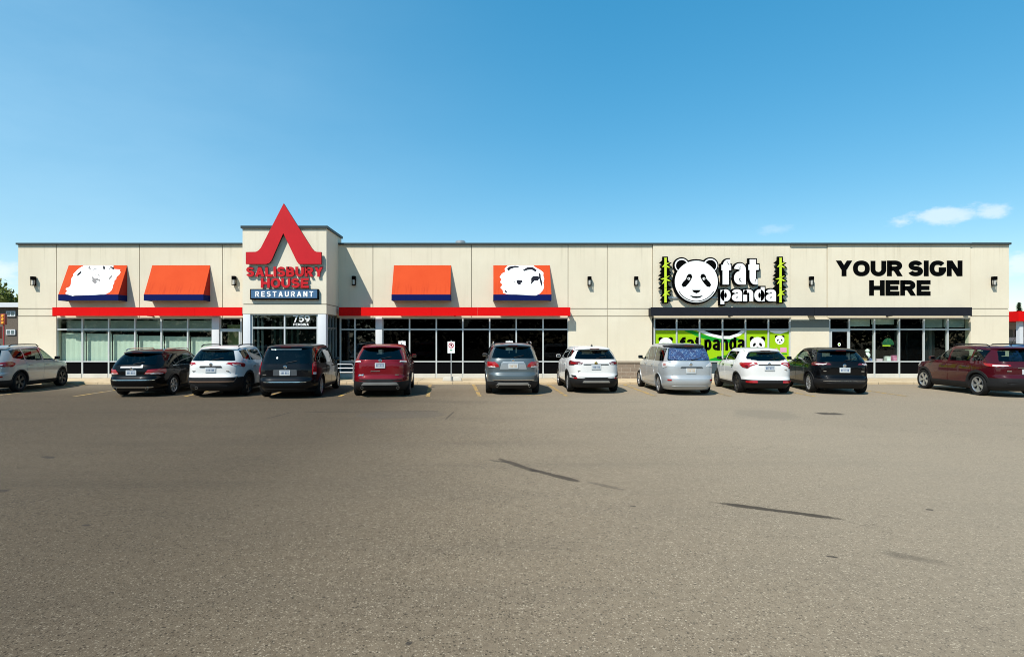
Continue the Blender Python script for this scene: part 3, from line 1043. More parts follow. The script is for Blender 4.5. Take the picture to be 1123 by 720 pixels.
# glyphs as heavy strokes in a unit box: 'l' a bar cut level at its ends, 'h' a level bar, 'p' a curved stroke
GLYPH = {
    'A': (1.02, [('l', (0, 0), (.5, 1)), ('l', (1, 0), (.5, 1)), ('h', (.22, .27), (.78, .27))]),
    'B': (.88, [('l', (0, 0), (0, 1)), ('p', [(0, 1), (.45, 1)] + arc_(.5, .765, .40, .235, 85, -85) + [(.45, .53), (0, .53)]), ('p', [(0, .53), (.5, .53)] + arc_(.56, .265, .44, .265, 85, -85) + [(.5, 0), (0, 0)])]),
    'E': (.78, [('l', (0, 0), (0, 1)), ('h', (0, 1), (1, 1)), ('h', (0, .5), (.92, .5)), ('h', (0, 0), (1, 0))]),
    'G': (1.0, [('p', sup_(.5, .5, .5, .5, 38, 352, 34, .86)), ('h', (.56, .40), (1.14, .40))]),
    'H': (.92, [('l', (0, 0), (0, 1)), ('l', (1, 0), (1, 1)), ('h', (0, .5), (1, .5))]),
    'I': (.0, [('l', (.5, 0), (.5, 1))]),
    'L': (.74, [('l', (0, 0), (0, 1)), ('h', (0, 0), (1, 0))]),
    'M': (1.08, [('l', (0, 0), (0, 1)), ('l', (1, 0), (1, 1)), ('l', (0, 1), (.5, .12)), ('l', (1, 1), (.5, .12))]),
    'N': (.92, [('l', (0, 0), (0, 1)), ('l', (1, 0), (1, 1)), ('l', (.02, 1), (.98, 0))]),
    'O': (1.02, [('p', sup_(.5, .5, .5, .5, 0, 360, 44, .86))]),
    'P': (.84, [('l', (0, 0), (0, 1)), ('p', [(0, 1), (.5, 1)] + arc_(.55, .72, .45, .28, 85, -85) + [(.5, .44), (0, .44)])]),
    'R': (.92, [('l', (0, 0), (0, 1)), ('p', [(0, 1), (.5, 1)] + arc_(.53, .74, .43, .26, 85, -85) + [(.5, .48), (0, .48)]), ('l', (1, 0), (.52, .50))]),
    'S': (.86, [('p', arc_(.5, .755, .46, .245, 14, 262, 22) + arc_(.5, .255, .5, .255, 82, -166, 22))]),
    'T': (.84, [('l', (.5, 0), (.5, 1)), ('h', (0, 1), (1, 1))]),
    'U': (.92, [('p', [(0, 1.16), (0, .5)] + arc_(.5, .40, .5, .40, 180, 360, 22) + [(1, .5), (1, 1.16)])]),
    'Y': (.98, [('l', (0, 1), (.5, .40)), ('l', (1, 1), (.5, .40)), ('l', (.5, 0), (.5, .5))]),
    '5': (.8, [('h', (.10, 1), (.95, 1)), ('l', (.10, .45), (.10, 1)), ('p', arc_(.46, .33, .52, .33, 128, -155, 24))]),
    '7': (.8, [('h', (0, 1), (1, 1)), ('l', (.30, 0), (.96, 1))]),
    '9': (.84, [('p', sup_(.5, .68, .5, .32, 0, 360, 32, .9)), ('p', [(1, .68), (.97, .45), (.82, .22), (.60, .06), (.30, -.04)])]),
    # lower case: x-height .80, ascender 1, descender -.20
    'f': (.34, [('p', [(.30, -.2), (.30, .60)] + arc_(.95, .70, .65, .30, 180, 90, 10) + [(1.5, 1.0)]), ('h', (0, .72), (.96, .72))]),
    'a': (.50, [('p', sup_(.5, .56, .5, .24, 165, 0, 16, .8) + [(1, .4), (1, -.14)]), ('p', [(1, .46), (.6, .42)] + arc_(.48, .20, .48, .20, 100, 290, 18) + [(.8, .06), (1, .16)])]),
    't': (.36, [('p', [(.30, 1.2), (.30, .30)] + arc_(.90, .24, .60, .24, 180, 270, 8) + [(1.5, .0)]), ('h', (0, .74), (1.0, .74))]),
    'p': (.50, [('l', (0, -.20), (0, .80)), ('p', sup_(.5, .40, .5, .40, 0, 360, 36, .94))]),
    'n': (.48, [('l', (0, 0), (0, .80)), ('p', [(0, .45)] + sup_(.5, .52, .5, .28, 165, 0, 16, .8) + [(1, .4), (1, -.14)])]),
    'd': (.50, [('l', (1, 0), (1, 1)), ('p', sup_(.5, .40, .5, .40, 0, 360, 36, .94))]),
}
LOWER_FULL = set('fatpnd')


def stroke_word(s, x0, x1, z0, z1, sw, sh=None, grow=0.0, gap=.12, space=.38, cond=1.0):
    """list of polygons (quads) for a word filling the rectangle; sw/sh stroke weights in metres"""
    sh = sh or sw * .86
    desc = .20 if any(c_ in 'p' for c_ in s) else 0.0
    Hh = (z1 - z0) / (1 + desc)
    zb = z0 + desc * Hh
    # natural widths
    nat = []
    for c_ in s:
        nat.append(None if c_ == ' ' else GLYPH[c_][0] * Hh * cond)
    g_ = gap * Hh
    tot_skel = sum(n_ for n_ in nat if n_ is not None)
    nsp = sum(1 for n_ in nat if n_ is None)
    nl = len(nat) - nsp
    fixed = nl * sw + (nl - 1 - nsp * 1) * g_ + nsp * (space * Hh)
    k = (x1 - x0 - fixed) / max(tot_skel, 1e-6)
    out = []
    x = x0
    e = grow
    first = True
    for i, c_ in enumerate(s):
        if c_ == ' ':
            x += space * Hh - g_
            continue
        wd = nat[i] * k
        gl = []
        fu = lambda u: x + sw / 2 + u * wd
        fvf = lambda v: zb + v * Hh                       # full height
        fvi = lambda v: zb + sh / 2 + v * (Hh - sh)       # inset
        low = c_ in LOWER_FULL
        for st_ in GLYPH[c_][1]:
            if st_[0] == 'l':
                (u0, v0), (u1, v1) = st_[1], st_[2]
                X0, X1 = fu(u0), fu(u1)
                Z0, Z1 = fvf(v0), fvf(v1)
                if abs(v0 - .45) < .08 or abs(v0 - .5) < .01:
                    Z0 = fvi(v0)
                if abs(v1 - .5) < .12:
                    Z1 = fvi(v1)
                ln = math.hypot(X1 - X0, Z1 - Z0)
                hw = sw / 2 * min(1.5, ln / max(1e-6, abs(Z1 - Z0))) * (1 if abs(u0 - u1) < .01 else .98) + e
                sgn = 1 if Z1 > Z0 else -1
                Z0 -= sgn * e
                Z1 += sgn * e
                gl.append([(X0 - hw, Z0), (X0 + hw, Z0), (X1 + hw, Z1), (X1 - hw, Z1)])
            elif st_[0] == 'h':
                (u0, v0), (u1, _) = st_[1], st_[2]
                X0, X1 = x + u0 * (wd + sw), x + u1 * (wd + sw)
                Z = fvi(v0)
                hh = sh / 2 + e
                gl.append([(X0 - e, Z - hh), (X1 + e, Z - hh), (X1 + e, Z + hh), (X0 - e, Z + hh)])
            else:
                pts = [(fu(u), fvi(v)) for u, v in st_[1]]
                closed = math.hypot(pts[0][0] - pts[-1][0], pts[0][1] - pts[-1][1]) < 1e-4
                L_, R_ = [], []
                n = len(pts)
                for j, p in enumerate(pts):
                    if closed:
                        a_, b_ = pts[(j - 1) % (n - 1)], pts[(j + 1) % (n - 1)]
                    else:
                        a_, b_ = pts[max(0, j - 1)], pts[min(n - 1, j + 1)]
                    dx, dz = b_[0] - a_[0], b_[1] - a_[1]
                    d = math.hypot(dx, dz) or 1
                    nx, nz = -dz / d, dx / d
                    wx, wz = sw / 2 + e, sh / 2 + e
                    L_.append((p[0] + nx * wx, p[1] + nz * wz))
                    R_.append((p[0] - nx * wx, p[1] - nz * wz))
                for j in range(n - 1):
                    gl.append([R_[j], R_[j + 1], L_[j + 1], L_[j]])
                gl.append('strip')
        # clip U tops etc. to the letter box
        res = []
        top = zb + Hh + e
        bot = zb - (desc * Hh if low else 0) - e
        for q in gl:
            if q == 'strip':
                res.append(q)
                continue
            res.append([(min(max(a_, x - e), x + wd + sw + e), min(max(b_, bot), top)) for a_, b_ in q])
        out.append(res)
        x += wd + sw + g_
    return out


def text_poly_mesh(s, x0, x1, z0, z1, y_front, depth, sw, name='lettering', mats=None, parent=None, grow=0.0, gap=.12, space=.38, sh=None):
    """a word in heavy strokes, each stroke a hair further forward than the last so that no faces coincide"""
    mats = mats if isinstance(mats, (list, tuple)) else [mats]
    objs = []
    for gi, gl in enumerate(stroke_word(s, x0, x1, z0, z1, sw * (z1 - z0), None if sh is None else sh * (z1 - z0), grow, gap, space)):
        mb = MB()
        lay = 0
        run = []
        for q in gl + ['strip']:
            if q != 'strip':
                run.append(q)
                continue
            for qi, qd in enumerate(run):
                ar = sum(qd[i][0] * qd[(i + 1) % 4][1] - qd[(i + 1) % 4][0] * qd[i][1] for i in range(4))
                if abs(ar) < 1e-7:
                    continue
                if ar < 0:
                    qd = qd[::-1]
                yy = y_front - (.0004 * lay if len(run) > 6 else .0004 * (lay + qi))
                mb.add([(a_, yy, b_) for a_, b_ in qd], [(0, 1, 2, 3)], 0)
                k = len(mb.v) - 4
                mb.v += [(a_, y_front + depth, b_) for a_, b_ in qd]
                for i in range(4):
                    j = (i + 1) % 4
                    mb.f.append((k + i, k + 4 + i, k + 4 + j, k + j))
                    mb.m.append(len(mats) - 1)
                    mb.s.append(False)
            lay += 1 if len(run) > 6 else len(run)
            run = []
        objs.append(mb.build(name, mats, parent))
    return objs


def at_plane(root, o):
    """parts built in world coordinates, parented to a root that stands elsewhere"""
    if isinstance(o, list):
        for q in o:
            at_plane(root, q)
        return o
    o.parent = root
    o.matrix_parent_inverse = Matrix.Translation(-root.location)
    return o


# pitched red emblem over the restaurant name
YS = ZT - .20
sign = thing('restaurant_sign', 'red peaked roof shaped emblem above raised SALISBURY HOUSE letters on the entrance tower', 'sign', (PX(311, ZT), ZT, 3.8))
pts_px = [(311, 223), (341.5, 271.5), (344.2, 274.6), (347, 276), (352.4, 276.2), (352.4, 289.4), (327.6, 289.4), (325.4, 286.5), (310.6, 255.6),
          (299.6, 281), (297.6, 285.5), (295.2, 288.3), (292, 289.4), (269.5, 289.4), (269.5, 276.2), (280.6, 276), (283.6, 274.4), (286, 271.6)]
poly = [(PX(a, YS), PZ(b, YS)) for a, b in pts_px]
e = MB()
# the emblem is concave: build as two mirrored quads strips through tessellation


def tess_prism(mb, poly, y0, y1, mi=0, smi=0):
    n = len(poly)
    ar = sum(poly[i][0] * poly[(i + 1) % n][1] - poly[(i + 1) % n][0] * poly[i][1] for i in range(n))
    if ar < 0:
        poly = poly[::-1]
    tri = tessellate_polygon([[Vector((p[0], p[1], 0)) for p in poly]])
    v = [(p[0], y0, p[1]) for p in poly] + [(p[0], y1, p[1]) for p in poly]
    fs = []
    for t in tri:
        a, b, c = [Vector((poly[i][0], poly[i][1], 0)) for i in t]
        if (b - a).cross(c - a).z < 0:
            t = (t[0], t[2], t[1])
        fs.append(tuple(t))
    mb.add(v, fs, mi)
    b = len(mb.v) - 2 * n
    for t in fs:
        mb.f.append((b + n + t[0], b + n + t[2], b + n + t[1]))
        mb.m.append(smi)
        mb.s.append(False)
    for i in range(n):
        j = (i + 1) % n
        mb.f.append((b + i, b + n + i, b + n + j, b + j))
        mb.m.append(smi)
        mb.s.append(False)


tess_prism(e, poly, YS, YS + .11, 0, 1)
at_plane(sign, e.build('emblem', [SIGN_RED, SIGN_SIDE]))
pz = lambda py, Y=None: PZ(py, YS if Y is None else Y)
px_ = lambda p, Y=None: PX(p, YS if Y is None else Y)
at_plane(sign, text_poly_mesh('SALISBURY', px_(268.8), px_(353.6), pz(303.0), pz(292.0), YS + .09, .06, .275, 'letter', [SIGN_RED, mat('deep_red_return', (0.16, 0.006, 0.01), .5, spec=.1)], gap=.09))
at_plane(sign, text_poly_mesh('HOUSE', px_(285), px_(337.8), pz(315.3), pz(304.6), YS + .09, .06, .275, 'letter', [SIGN_RED, mat('deep_red_return', (0.16, 0.006, 0.01), .5, spec=.1)], gap=.09))
st = MB()
for xx in (291, 331):
    st.box(px_(xx) - .03, px_(xx) + .03, YS + .105, ZT - .003, pz(299), pz(297))
    st.box(px_(xx) - .03, px_(xx) + .03, YS + .105, ZT - .003, pz(286), pz(284))
at_plane(sign, st.build('bracket', SIGN_SIDE))
s2 = thing('restaurant_name_board', 'long blue RESTAURANT board in dark frame under the red tower letters', 'sign', (PX(311, ZT), ZT, 3.5))
b_ = MB()
b_.box(px_(273.6), px_(348.4), YS + .06, ZT - .004, pz(328.2), pz(316.6))
at_plane(s2, b_.build('case', BLACK))
b_ = MB()
b_.box(px_(274.8), px_(347.4), YS + .05, YS + .059, pz(326.6), pz(317.6))
at_plane(s2, b_.build('face', SIGN_BLUE))
at_plane(s2, text_poly_mesh('RESTAURANT', px_(279.3), px_(343.2), pz(325.2), pz(319.2), YS + .04, .009, .22, 'letter', WHITE, gap=.36))
s3 = thing('street_number', 'white 759 street number with small PEMBINA lettering on the entrance transom', 'number', (PX(330, ZT), ZT + .08, 2.6))
YN = ZT + .118
at_plane(s3, text_poly_mesh('759', PX(321.3, YN), PX(339.8, YN), PZ(352.9, YN), PZ(345.6, YN), YN, .006, .20, 'numeral', WHITE, gap=.10))
at_plane(s3, text_poly_mesh('PEMBINA', PX(321.8, YN), PX(338.6, YN), PZ(356.9, YN), PZ(354.3, YN), YN, .006, .2, 'letter', WHITE, gap=.2))

# ------------------------------------------------------------------ awnings
AP = .64
ZF_ = ZW - AP


def awning(tx0, tx1, label, blotch=None):
    """top edge px on the wall; slopes out to a valance"""
    x0, x1 = fx(tx0), fx(tx1)
    zt, zf, zv = PZ(290.8, ZW), PZ(322.8, ZF_), PZ(329.4, ZF_)
    base = Vector(((x0 + x1) / 2, ZW - .004, zv))
    r = thing('awning', label, 'awning', base, 0, 'orange awnings on the restaurant facade')
    hw = (x1 - x0) / 2
    H1, H2 = zf - zv, zt - zv
    a = MB()
    # canvas slope (slightly sagging), local coordinates
    n = 8
    v = []
    for i in range(n + 1):
        u = i / n
        yy = -AP * u
        zz = H2 + (H1 - H2) * u - .018 * math.sin(math.pi * u)
        v += [(-hw, yy, zz), (hw, yy, zz)]
    a.add(v, [(2 * i, 2 * i + 2, 2 * i + 3, 2 * i + 1) for i in range(n)], 0, True)
    a.build('canvas', AWNING, r, recalc=False)
    for sx_ in (-1, 1):
        s_ = MB()
        pts = [(sx_ * (hw - .002), 0, 0.0)] + [(sx_ * (hw - .002), -AP * i / n, v[2 * i][2]) for i in range(n + 1)] + [(sx_ * (hw - .002), -AP, 0)]
        s_.add(pts, [tuple(range(len(pts)))])
        s_.build('side_panel', AWN_SIDE, r)
    b_ = MB()
    b_.box(-hw - .004, hw + .004, -AP - .006, -AP + .012, 0, H1)
    b_.box(-hw - .006, -hw + .002, -AP + .012, -.006, 0, H1 * .98)
    b_.box(hw - .002, hw + .006, -AP + .012, -.006, 0, H1 * .98)
    b_.build('valance', AWN_BLUE, r)
    if blotch:
        sl = Vector((0, -AP, H1 - H2))
        ln = sl.length
        nrm = Vector((0, H1 - H2, AP)).normalized()
        if nrm.y > 0:
            nrm = -nrm
        if nrm.z < 0:
            nrm = Vector((0, -abs(nrm.y), abs(nrm.z)))

        def onto(u, vv, off):
            # u across 0..1, vv down the slope 0..1 (more than 1 hangs over the valance)
            if vv <= 1:
                p = Vector((-hw + 2 * hw * u, -AP * vv, H2 + (H1 - H2) * vv - .018 * math.sin(math.pi * vv)))
                return p + nrm * off
            return Vector((-hw + 2 * hw * u, -AP - .006 - off, H1 - (vv - 1) * ln))
        for pi, (poly, m, off) in enumerate(blotch):
            # fine fan of the outline over rows so that it follows the sag
            mb = MB()
            if pi > 0:
                tri = tessellate_polygon([[Vector((p[0], p[1], 0)) for p in poly]])
                mb.add([onto(p[0], max(.01, p[1]), off) for p in poly], [tuple(t_) for t_ in tri])
                mb.build('dark_mark', m, r)
                continue
            zs = [max(.004, p[1]) for p in poly]
            poly = [(p[0], max(.004, p[1])) for p in poly]
            rows = 60
            prev = None
            for i in range(rows + 1):
                vv = min(zs) + 1e-4 + (max(zs) - min(zs) - 2e-4) * i / rows
                xs_ = []
                for k in range(len(poly)):
                    p, q2 = poly[k], poly[(k + 1) % len(poly)]
                    if (p[1] - vv) * (q2[1] - vv) < 0:
                        t_ = (vv - p[1]) / (q2[1] - p[1])
                        xs_.append(p[0] + t_ * (q2[0] - p[0]))
                if len(xs_) < 2:
                    prev = None
                    continue
                A, B = onto(min(xs_), vv, off), onto(max(xs_), vv, off)
                if prev is not None:
                    mb.add([prev[0], prev[1], B, A], [(0, 3, 2, 1)])
                prev = (A, B)
            mb.build('white_patch', m, r)
    return r


def blob(cx, cy, rx, ry, n=44, amp=.07, seed=1, shape=None):
    rd = random.Random(seed)
    ph = [rd.uniform(0, 6.3) for _ in range(6)]
    out = []
    for i in range(n):
        t_ = 2 * math.pi * i / n
        k = 1 + sum(amp / (j + 1) * math.sin((j + 3) * t_ * 1.0 + ph[j]) for j in range(6)) + rd.uniform(-amp, amp) * .45
        ex = .75
        c_, s__ = math.cos(t_), math.sin(t_)
        out.append((cx + rx * k * math.copysign(abs(c_) ** ex, c_), cy + ry * k * math.copysign(abs(s__) ** ex, s__)))
    return out


INK = mat('print_dark_blue', (0.008, 0.009, 0.016), .7, spec=.1)
INK2 = mat('print_grey', (0.16, 0.15, 0.15), .7)
WP = mat('print_white', (0.80, 0.80, 0.79), .7, var=.03)
def stroke(pts, wd):
    """a short brush stroke as a polygon around a polyline"""
    l, r_ = [], []
    for i, p in enumerate(pts):
        a = pts[max(0, i - 1)]
        b = pts[min(len(pts) - 1, i + 1)]
        dx, dy = b[0] - a[0], b[1] - a[1]
        d = math.hypot(dx, dy) or 1
        k = wd * (.35 if i in (0, len(pts) - 1) else 1)
        l.append((p[0] - dy / d * k, p[1] + dx / d * k))
        r_.append((p[0] + dy / d * k, p[1] - dx / d * k))
    return l + r_[::-1]
B1 = [([(.27, .0), (.70, .0), (.765, .0), (.775, .10), (.80, .22), (.84, .24), (.87, .16), (.905, .14), (.90, .20), (.925, .22), (.91, .32), (.875, .40), (.885, .46), (.86, .52), (.87, .60), (.86, .68), (.87, .78), (.86, .88), (.82, .95), (.78, 1.0), (.66, 1.0), (.58, 1.03), (.50, 1.0), (.42, 1.02), (.34, 1.0), (.24, 1.05), (.20, 1.02), (.13, 1.0), (.11, .95), (.13, .88), (.09, .82), (.10, .77), (.14, .74), (.15, .66), (.135, .54), (.125, .44), (.14, .36), (.13, .30), (.165, .18), (.21, .08)], WP, .004),
      (blob(.535, .52, .045, .085, 18, .22, 5), INK2, .007), (stroke([(.46, .38), (.50, .46), (.53, .50)], 0.0200), INK2, .0085),
      (stroke([(.55, .48), (.60, .50), (.62, .54)], 0.0240), INK2, .0085), (stroke([(.49, .34), (.55, .30), (.62, .40)], 0.0120), INK2, .0095),
      (stroke([(.205, .36), (.23, .28), (.25, .20)], 0.0240), INK, .007), (stroke([(.36, .02), (.37, .10), (.40, .14)], 0.0200), INK2, .007),
      (stroke([(.60, .02), (.62, .08), (.63, .16)], 0.0200), INK, .007), (stroke([(.72, .04), (.77, .10), (.79, .14)], 0.0220), INK, .0085),
      (stroke([(.70, .14), (.73, .10), (.755, .08)], 0.0160), INK2, .0095), (stroke([(.765, .50), (.78, .40), (.79, .32)], 0.0200), INK2, .007), (stroke([(.41, .20), (.47, .12), (.55, .10)], 0.0120), INK2, .007)]
B4 = [([(.25, .02), (.40, -.02), (.56, 0), (.70, .0), (.76, .09), (.82, .15), (.88, .24), (.875, .36), (.89, .46), (.87, .60), (.88, .72), (.86, .84), (.80, .97),
        (.74, 1.03), (.68, 1.03), (.62, .99), (.56, 1.02), (.44, 1.0), (.34, .98), (.25, 1.0), (.17, .95), (.16, .84), (.12, .76), (.16, .66), (.12, .58), (.14, .46), (.11, .40), (.15, .28), (.21, .22), (.20, .12)], WP, .004),
      ([(.24, .12), (.28, .05), (.38, .02), (.46, .03), (.44, .08), (.36, .09), (.30, .13), (.27, .20)], INK, .007),
      ([(.52, .16), (.60, .07), (.70, .07), (.77, .17), (.74, .22), (.68, .15), (.60, .16), (.55, .20)], INK, .007),
      ([(.66, .44), (.70, .36), (.78, .36), (.81, .42), (.78, .52), (.72, .52), (.67, .62), (.64, .68), (.66, .56)], INK, .007),
      ([(.80, .24), (.83, .30), (.83, .42), (.845, .52), (.85, .62), (.83, .74), (.82, .62), (.81, .50), (.80, .40)], INK, .009),
      (blob(.45, .57, .048, .075, 18, .2, 9), INK, .007), ([(.36, .55), (.385, .55), (.38, .60)], INK, .007), ([(.19, .86), (.22, .86), (.24, .93), (.21, .94)], INK, .007)]
awning(75.4, 139.6, 'orange awning with a ragged white picture patch, leftmost over the pale blinds', B1)
awning(167, 230.6, 'plain orange awning with rain streaks, just left of the entrance tower')
awning(432, 494.8, 'plain orange awning over the dark windows right of the entrance tower')
awning(541, 603, 'orange awning with a white picture patch and dark blotches, nearest the bare cream wall', B4)

# ------------------------------------------------------------------ the panda sign
YP = ZW - .30
yx = lambda p: PX(p, YP)
yz = lambda p: PZ(p, YP)
ps = thing('panda_emblem', 'round white panda head emblem with black ears left of the fat lettering', 'sign', (PX(763.8, ZW), ZW - .05, 3.3))


def ellipse(cx, cy, rx, ry, n=40, rot=0.0, a0=0, a1=360):
    out = []
    full = abs(a1 - a0) >= 360
    for i in range(n if full else n + 1):
        t_ = math.radians(a0 + (a1 - a0) * i / n)
        x, y = rx * math.cos(t_), ry * math.sin(t_)
        c_, s__ = math.cos(rot), math.sin(rot)
        out.append((cx + x * c_ - y * s__, cy + x * s__ + y * c_))
    return out


def flat(root, name, pxpoly, m, y0, th, side=None):
    mb = MB()
    tess_prism(mb, [(yx(a), yz(b)) for a, b in pxpoly], y0, y0 + th, 0, 0 if side is None else 1)
    return at_plane(root, mb.build(name, m if side is None else [m, side]))


PCX, PCY = 763.8, 308.6
bk = MB()
for c_ in ((PCX, PCY, 25.4, 24.8), (748, 290.5, 9, 8.8), (779.6, 290.5, 9, 8.8)):
    tess_prism(bk, [(yx(a), yz(b)) for a, b in ellipse(*c_)], YP + .06 - .004 * (c_[2] > 20), YP + .2)
at_plane(ps, bk.build('backing', BLACK))
for ex_, sg in ((748, -1), (779.6, 1)):
    flat(ps, 'ear', ellipse(ex_, 290.7, 7.6, 7.4), WHITE, YP + .05, .009)
    flat(ps, 'ear', ellipse(ex_, 291, 6.3, 6.2), BLACK, YP + .042, .007)
flat(ps, 'face', ellipse(PCX, PCY, 23.6, 22.9, 64), WHITE, YP + .02, .03, BLACK)
for sg in (-1, 1):
    # drooping eye patch
    cx0 = PCX + sg * 9.5
    pts = ellipse(cx0 + sg * 1.4, PCY - 0.2 + 1.6, 2.6, 4.4, 24, rot=sg * -0.62) if False else None
    patch = [(cx0 - sg * 4.2, PCY - 4.6), (cx0 - sg * 3.2, PCY - 7.0), (cx0 - sg * .8, PCY - 7.2), (cx0 + sg * .9, PCY - 5.2), (cx0 + sg * 1.6, PCY - 2.6), (cx0 + sg * 4.6, PCY + .4),
             (cx0 + sg * 5.8, PCY + 2.6), (cx0 + sg * 4.6, PCY + 4.6), (cx0 + sg * 2.0, PCY + 4.2), (cx0 - sg * .8, PCY + 1.2), (cx0 - sg * 2.8, PCY - 1.6)]
    pm_ = (sum(p[0] for p in patch) / len(patch), sum(p[1] for p in patch) / len(patch))
    patch = [(pm_[0] + (p[0] - pm_[0]) * 1.18, pm_[1] + (p[1] - pm_[1]) * 1.22) for p in patch]
    flat(ps, 'eye_patch', patch, BLACK, YP + .014, .005)
    flat(ps, 'eye', ellipse(cx0 - sg * 1.2, PCY - 3.2, 1.5, 1.5, 16), WHITE, YP + .010, .003)
    flat(ps, 'pupil', ellipse(cx0 - sg * 1.0, PCY - 3.3, .7, .7, 12), BLACK, YP + .007, .002)
flat(ps, 'nose', [(PCX - 4.8, PCY + 9.2), (PCX + 4.8, PCY + 9.2), (PCX + 3.2, PCY + 11.4), (PCX, PCY + 12.8), (PCX - 3.2, PCY + 11.4)], BLACK, YP + .014, .005)
flat(ps, 'mouth', [(PCX - 7.2, PCY + 15), (PCX - 3, PCY + 16), (PCX + 3, PCY + 16), (PCX + 7.2, PCY + 15), (PCX + 4, PCY + 17.6), (PCX, PCY + 18), (PCX - 4, PCY + 17.6)], BLACK, YP + .014, .005)
flat(ps, 'chin_line', ellipse(PCX, PCY + .2, 22.3, 21.8, 24, 0, 30, 150) + ellipse(PCX, PCY + .2, 21.5, 21.0, 24, 0, 150, 30), BLACK, YP + .014, .005)
sb = MB()
sb.box(yx(733), yx(792), YP + .2, ZW - .055, yz(327), yz(325))
sb.box(yx(745), yx(780), YP + .2, ZW - .055, yz(293), yz(291))
at_plane(ps, sb.build('mounting_bar', METAL_GREY))


def word(root, s, a, b, t_, bt, sw, ol=1.5, gap=.1):
    g_ = ol / F * YP
    at_plane(root, text_poly_mesh(s, yx(a), yx(b), yz(bt), yz(t_), YP + .06, .12, sw, 'letter_outline', BLACK, grow=g_, gap=gap))
    at_plane(root, text_poly_mesh(s, yx(a), yx(b), yz(bt), yz(t_), YP + .03, .024, sw, 'letter', [WHITE, BLACK], gap=gap))


fw_ = thing('shop_name_lettering', 'bold white fat panda lettering outlined in black on the cream wall', 'sign', (PX(820, ZW), ZW - .05, 3.5))
word(fw_, 'fat', 791.5, 832.4, 284.2, 311.8, .25, gap=.10)
word(fw_, 'panda', 790.4, 851.4, 314.6, 333.4, .225, gap=.08)
sb = MB()
sb.box(yx(792), yx(830), YP + .18, ZW - .055, yz(304), yz(302))
sb.box(yx(792), yx(850), YP + .18, ZW - .055, yz(326), yz(324))
at_plane(fw_, sb.build('mounting_bar', METAL_GREY))


def bamboo(pc, label):
    r = thing('bamboo_cutout', label, 'sign', (PX(pc, ZW), ZW - .05, 3.3), 0, 'bamboo cutouts flanking the panda sign')
    rd = random.Random(3)
    flat(r, 'backing', [(pc - 2.9, 281), (pc + 2.9, 281), (pc + 3.1, 295), (pc + 3.1, 312), (pc + 3, 332.4), (pc - 3, 332.4), (pc - 3.1, 312), (pc - 3.1, 295)], BLACK, YP + .06, .12)
    leaves = [(1, 289, 5.4, -1), (1, 291, 6, 2.6), (-1, 290, 4.4, 3), (-1, 305, 6.4, 1), (1, 304, 5.4, -2), (1, 306, 6.4, 2), (-1, 307, 4.4, 4.6), (1, 320, 6, -1.6), (1, 321, 5.4, 2.2), (-1, 322, 3.8, 2.4),
              (-1, 286, 5, 2), (1, 298, 5.2, 4), (-1, 299, 5.8, 3), (1, 312, 5, 4), (-1, 313, 6.2, 3), (1, 327, 4.6, 3), (-1, 327, 4.2, 2), (-1, 295, 4.2, 3), (1, 294, 5.2, 5), (1, 315, 5.2, -1)]
    bk_ = MB()
    for i, (sg, cy, ln, dr) in enumerate(leaves):
        p = [(pc + sg * .5, cy - 2.0), (pc + sg * (ln * .5), cy - 2.2 + dr * .35), (pc + sg * (ln + 1.6), cy + dr), (pc + sg * (ln * .55), cy + 2.4 + dr * .5), (pc + sg * .5, cy + 1.8)]
        tess_prism(bk_, [(yx(a), yz(b)) for a, b in p], YP + .062 + .0008 * i, YP + .17 + .0008 * i)
    at_plane(r, bk_.build('leaf_backing', BLACK))
    for z0_, z1_ in ((282.4, 291.6), (292.1, 303.6), (304.1, 315.6), (316.1, 331.4)):
        flat(r, 'stalk', [(pc - 1.55, z0_), (pc + 1.55, z0_), (pc + 1.25, z0_ + .7), (pc + 1.25, z1_ - .7), (pc + 1.55, z1_), (pc - 1.55, z1_), (pc - 1.25, z1_ - .7), (pc - 1.25, z0_ + .7)], BAMBOO, YP + .04, .015)
    for i, (sg, cy, ln, dr) in enumerate(leaves):
        lf = MB()
        if i < 10:
            p = [(pc + sg * 1.2, cy - .5), (pc + sg * ln * .5, cy - .7 + dr * .45), (pc + sg * ln * .9, cy + dr * .95), (pc + sg * ln * .45, cy + .8 + dr * .55), (pc + sg * 1.2, cy + .9)]
            tess_prism(lf, [(yx(a), yz(b)) for a, b in p], YP + .045 + .0006 * i, YP + .054 + .0006 * i)
            at_plane(r, lf.build('leaf', BAMBOO))
    return r


bamboo(730.2, 'yellow green bamboo cutout left of the panda head')
bamboo(856.6, 'yellow green bamboo cutout right of the fat panda lettering')

ys = thing('vacant_shop_sign', 'bold black YOUR SIGN HERE lettering on the bare cream wall', 'sign', (PX(986, ZW), ZW - .04, 3.6))
YY = ZW - .045
at_plane(ys, text_poly_mesh('YOUR SIGN', PX(916.8, YY), PX(1055.6, YY), PZ(302.6, YY), PZ(285.6, YY), YY, .012, .31, 'letter', BLACK, gap=.055, space=.36))
at_plane(ys, text_poly_mesh('HERE', PX(953.3, YY), PX(1020.6, YY), PZ(323.8, YY), PZ(307.1, YY), YY, .012, .31, 'letter', BLACK, gap=.055))

# green window banner --------------------------------------------------
YBn = GY - .012
bn = thing('window_banner', 'lime green fat panda banner with panda faces filling the shopfront windows', 'banner', (PX(792, YBn), YBn, .9))
bx = lambda p: PX(p, YBn)
bzz = lambda p: PZ(p, YBn)


def bflat(name, pxpoly, m, layer, parent=None):
    mb = MB()
    tess_prism(mb, [(bx(a), bzz(b)) for a, b in pxpoly], YBn - .0018 * layer, YBn - .0018 * layer + .0014)
    return at_plane(bn, mb.build(name, m))


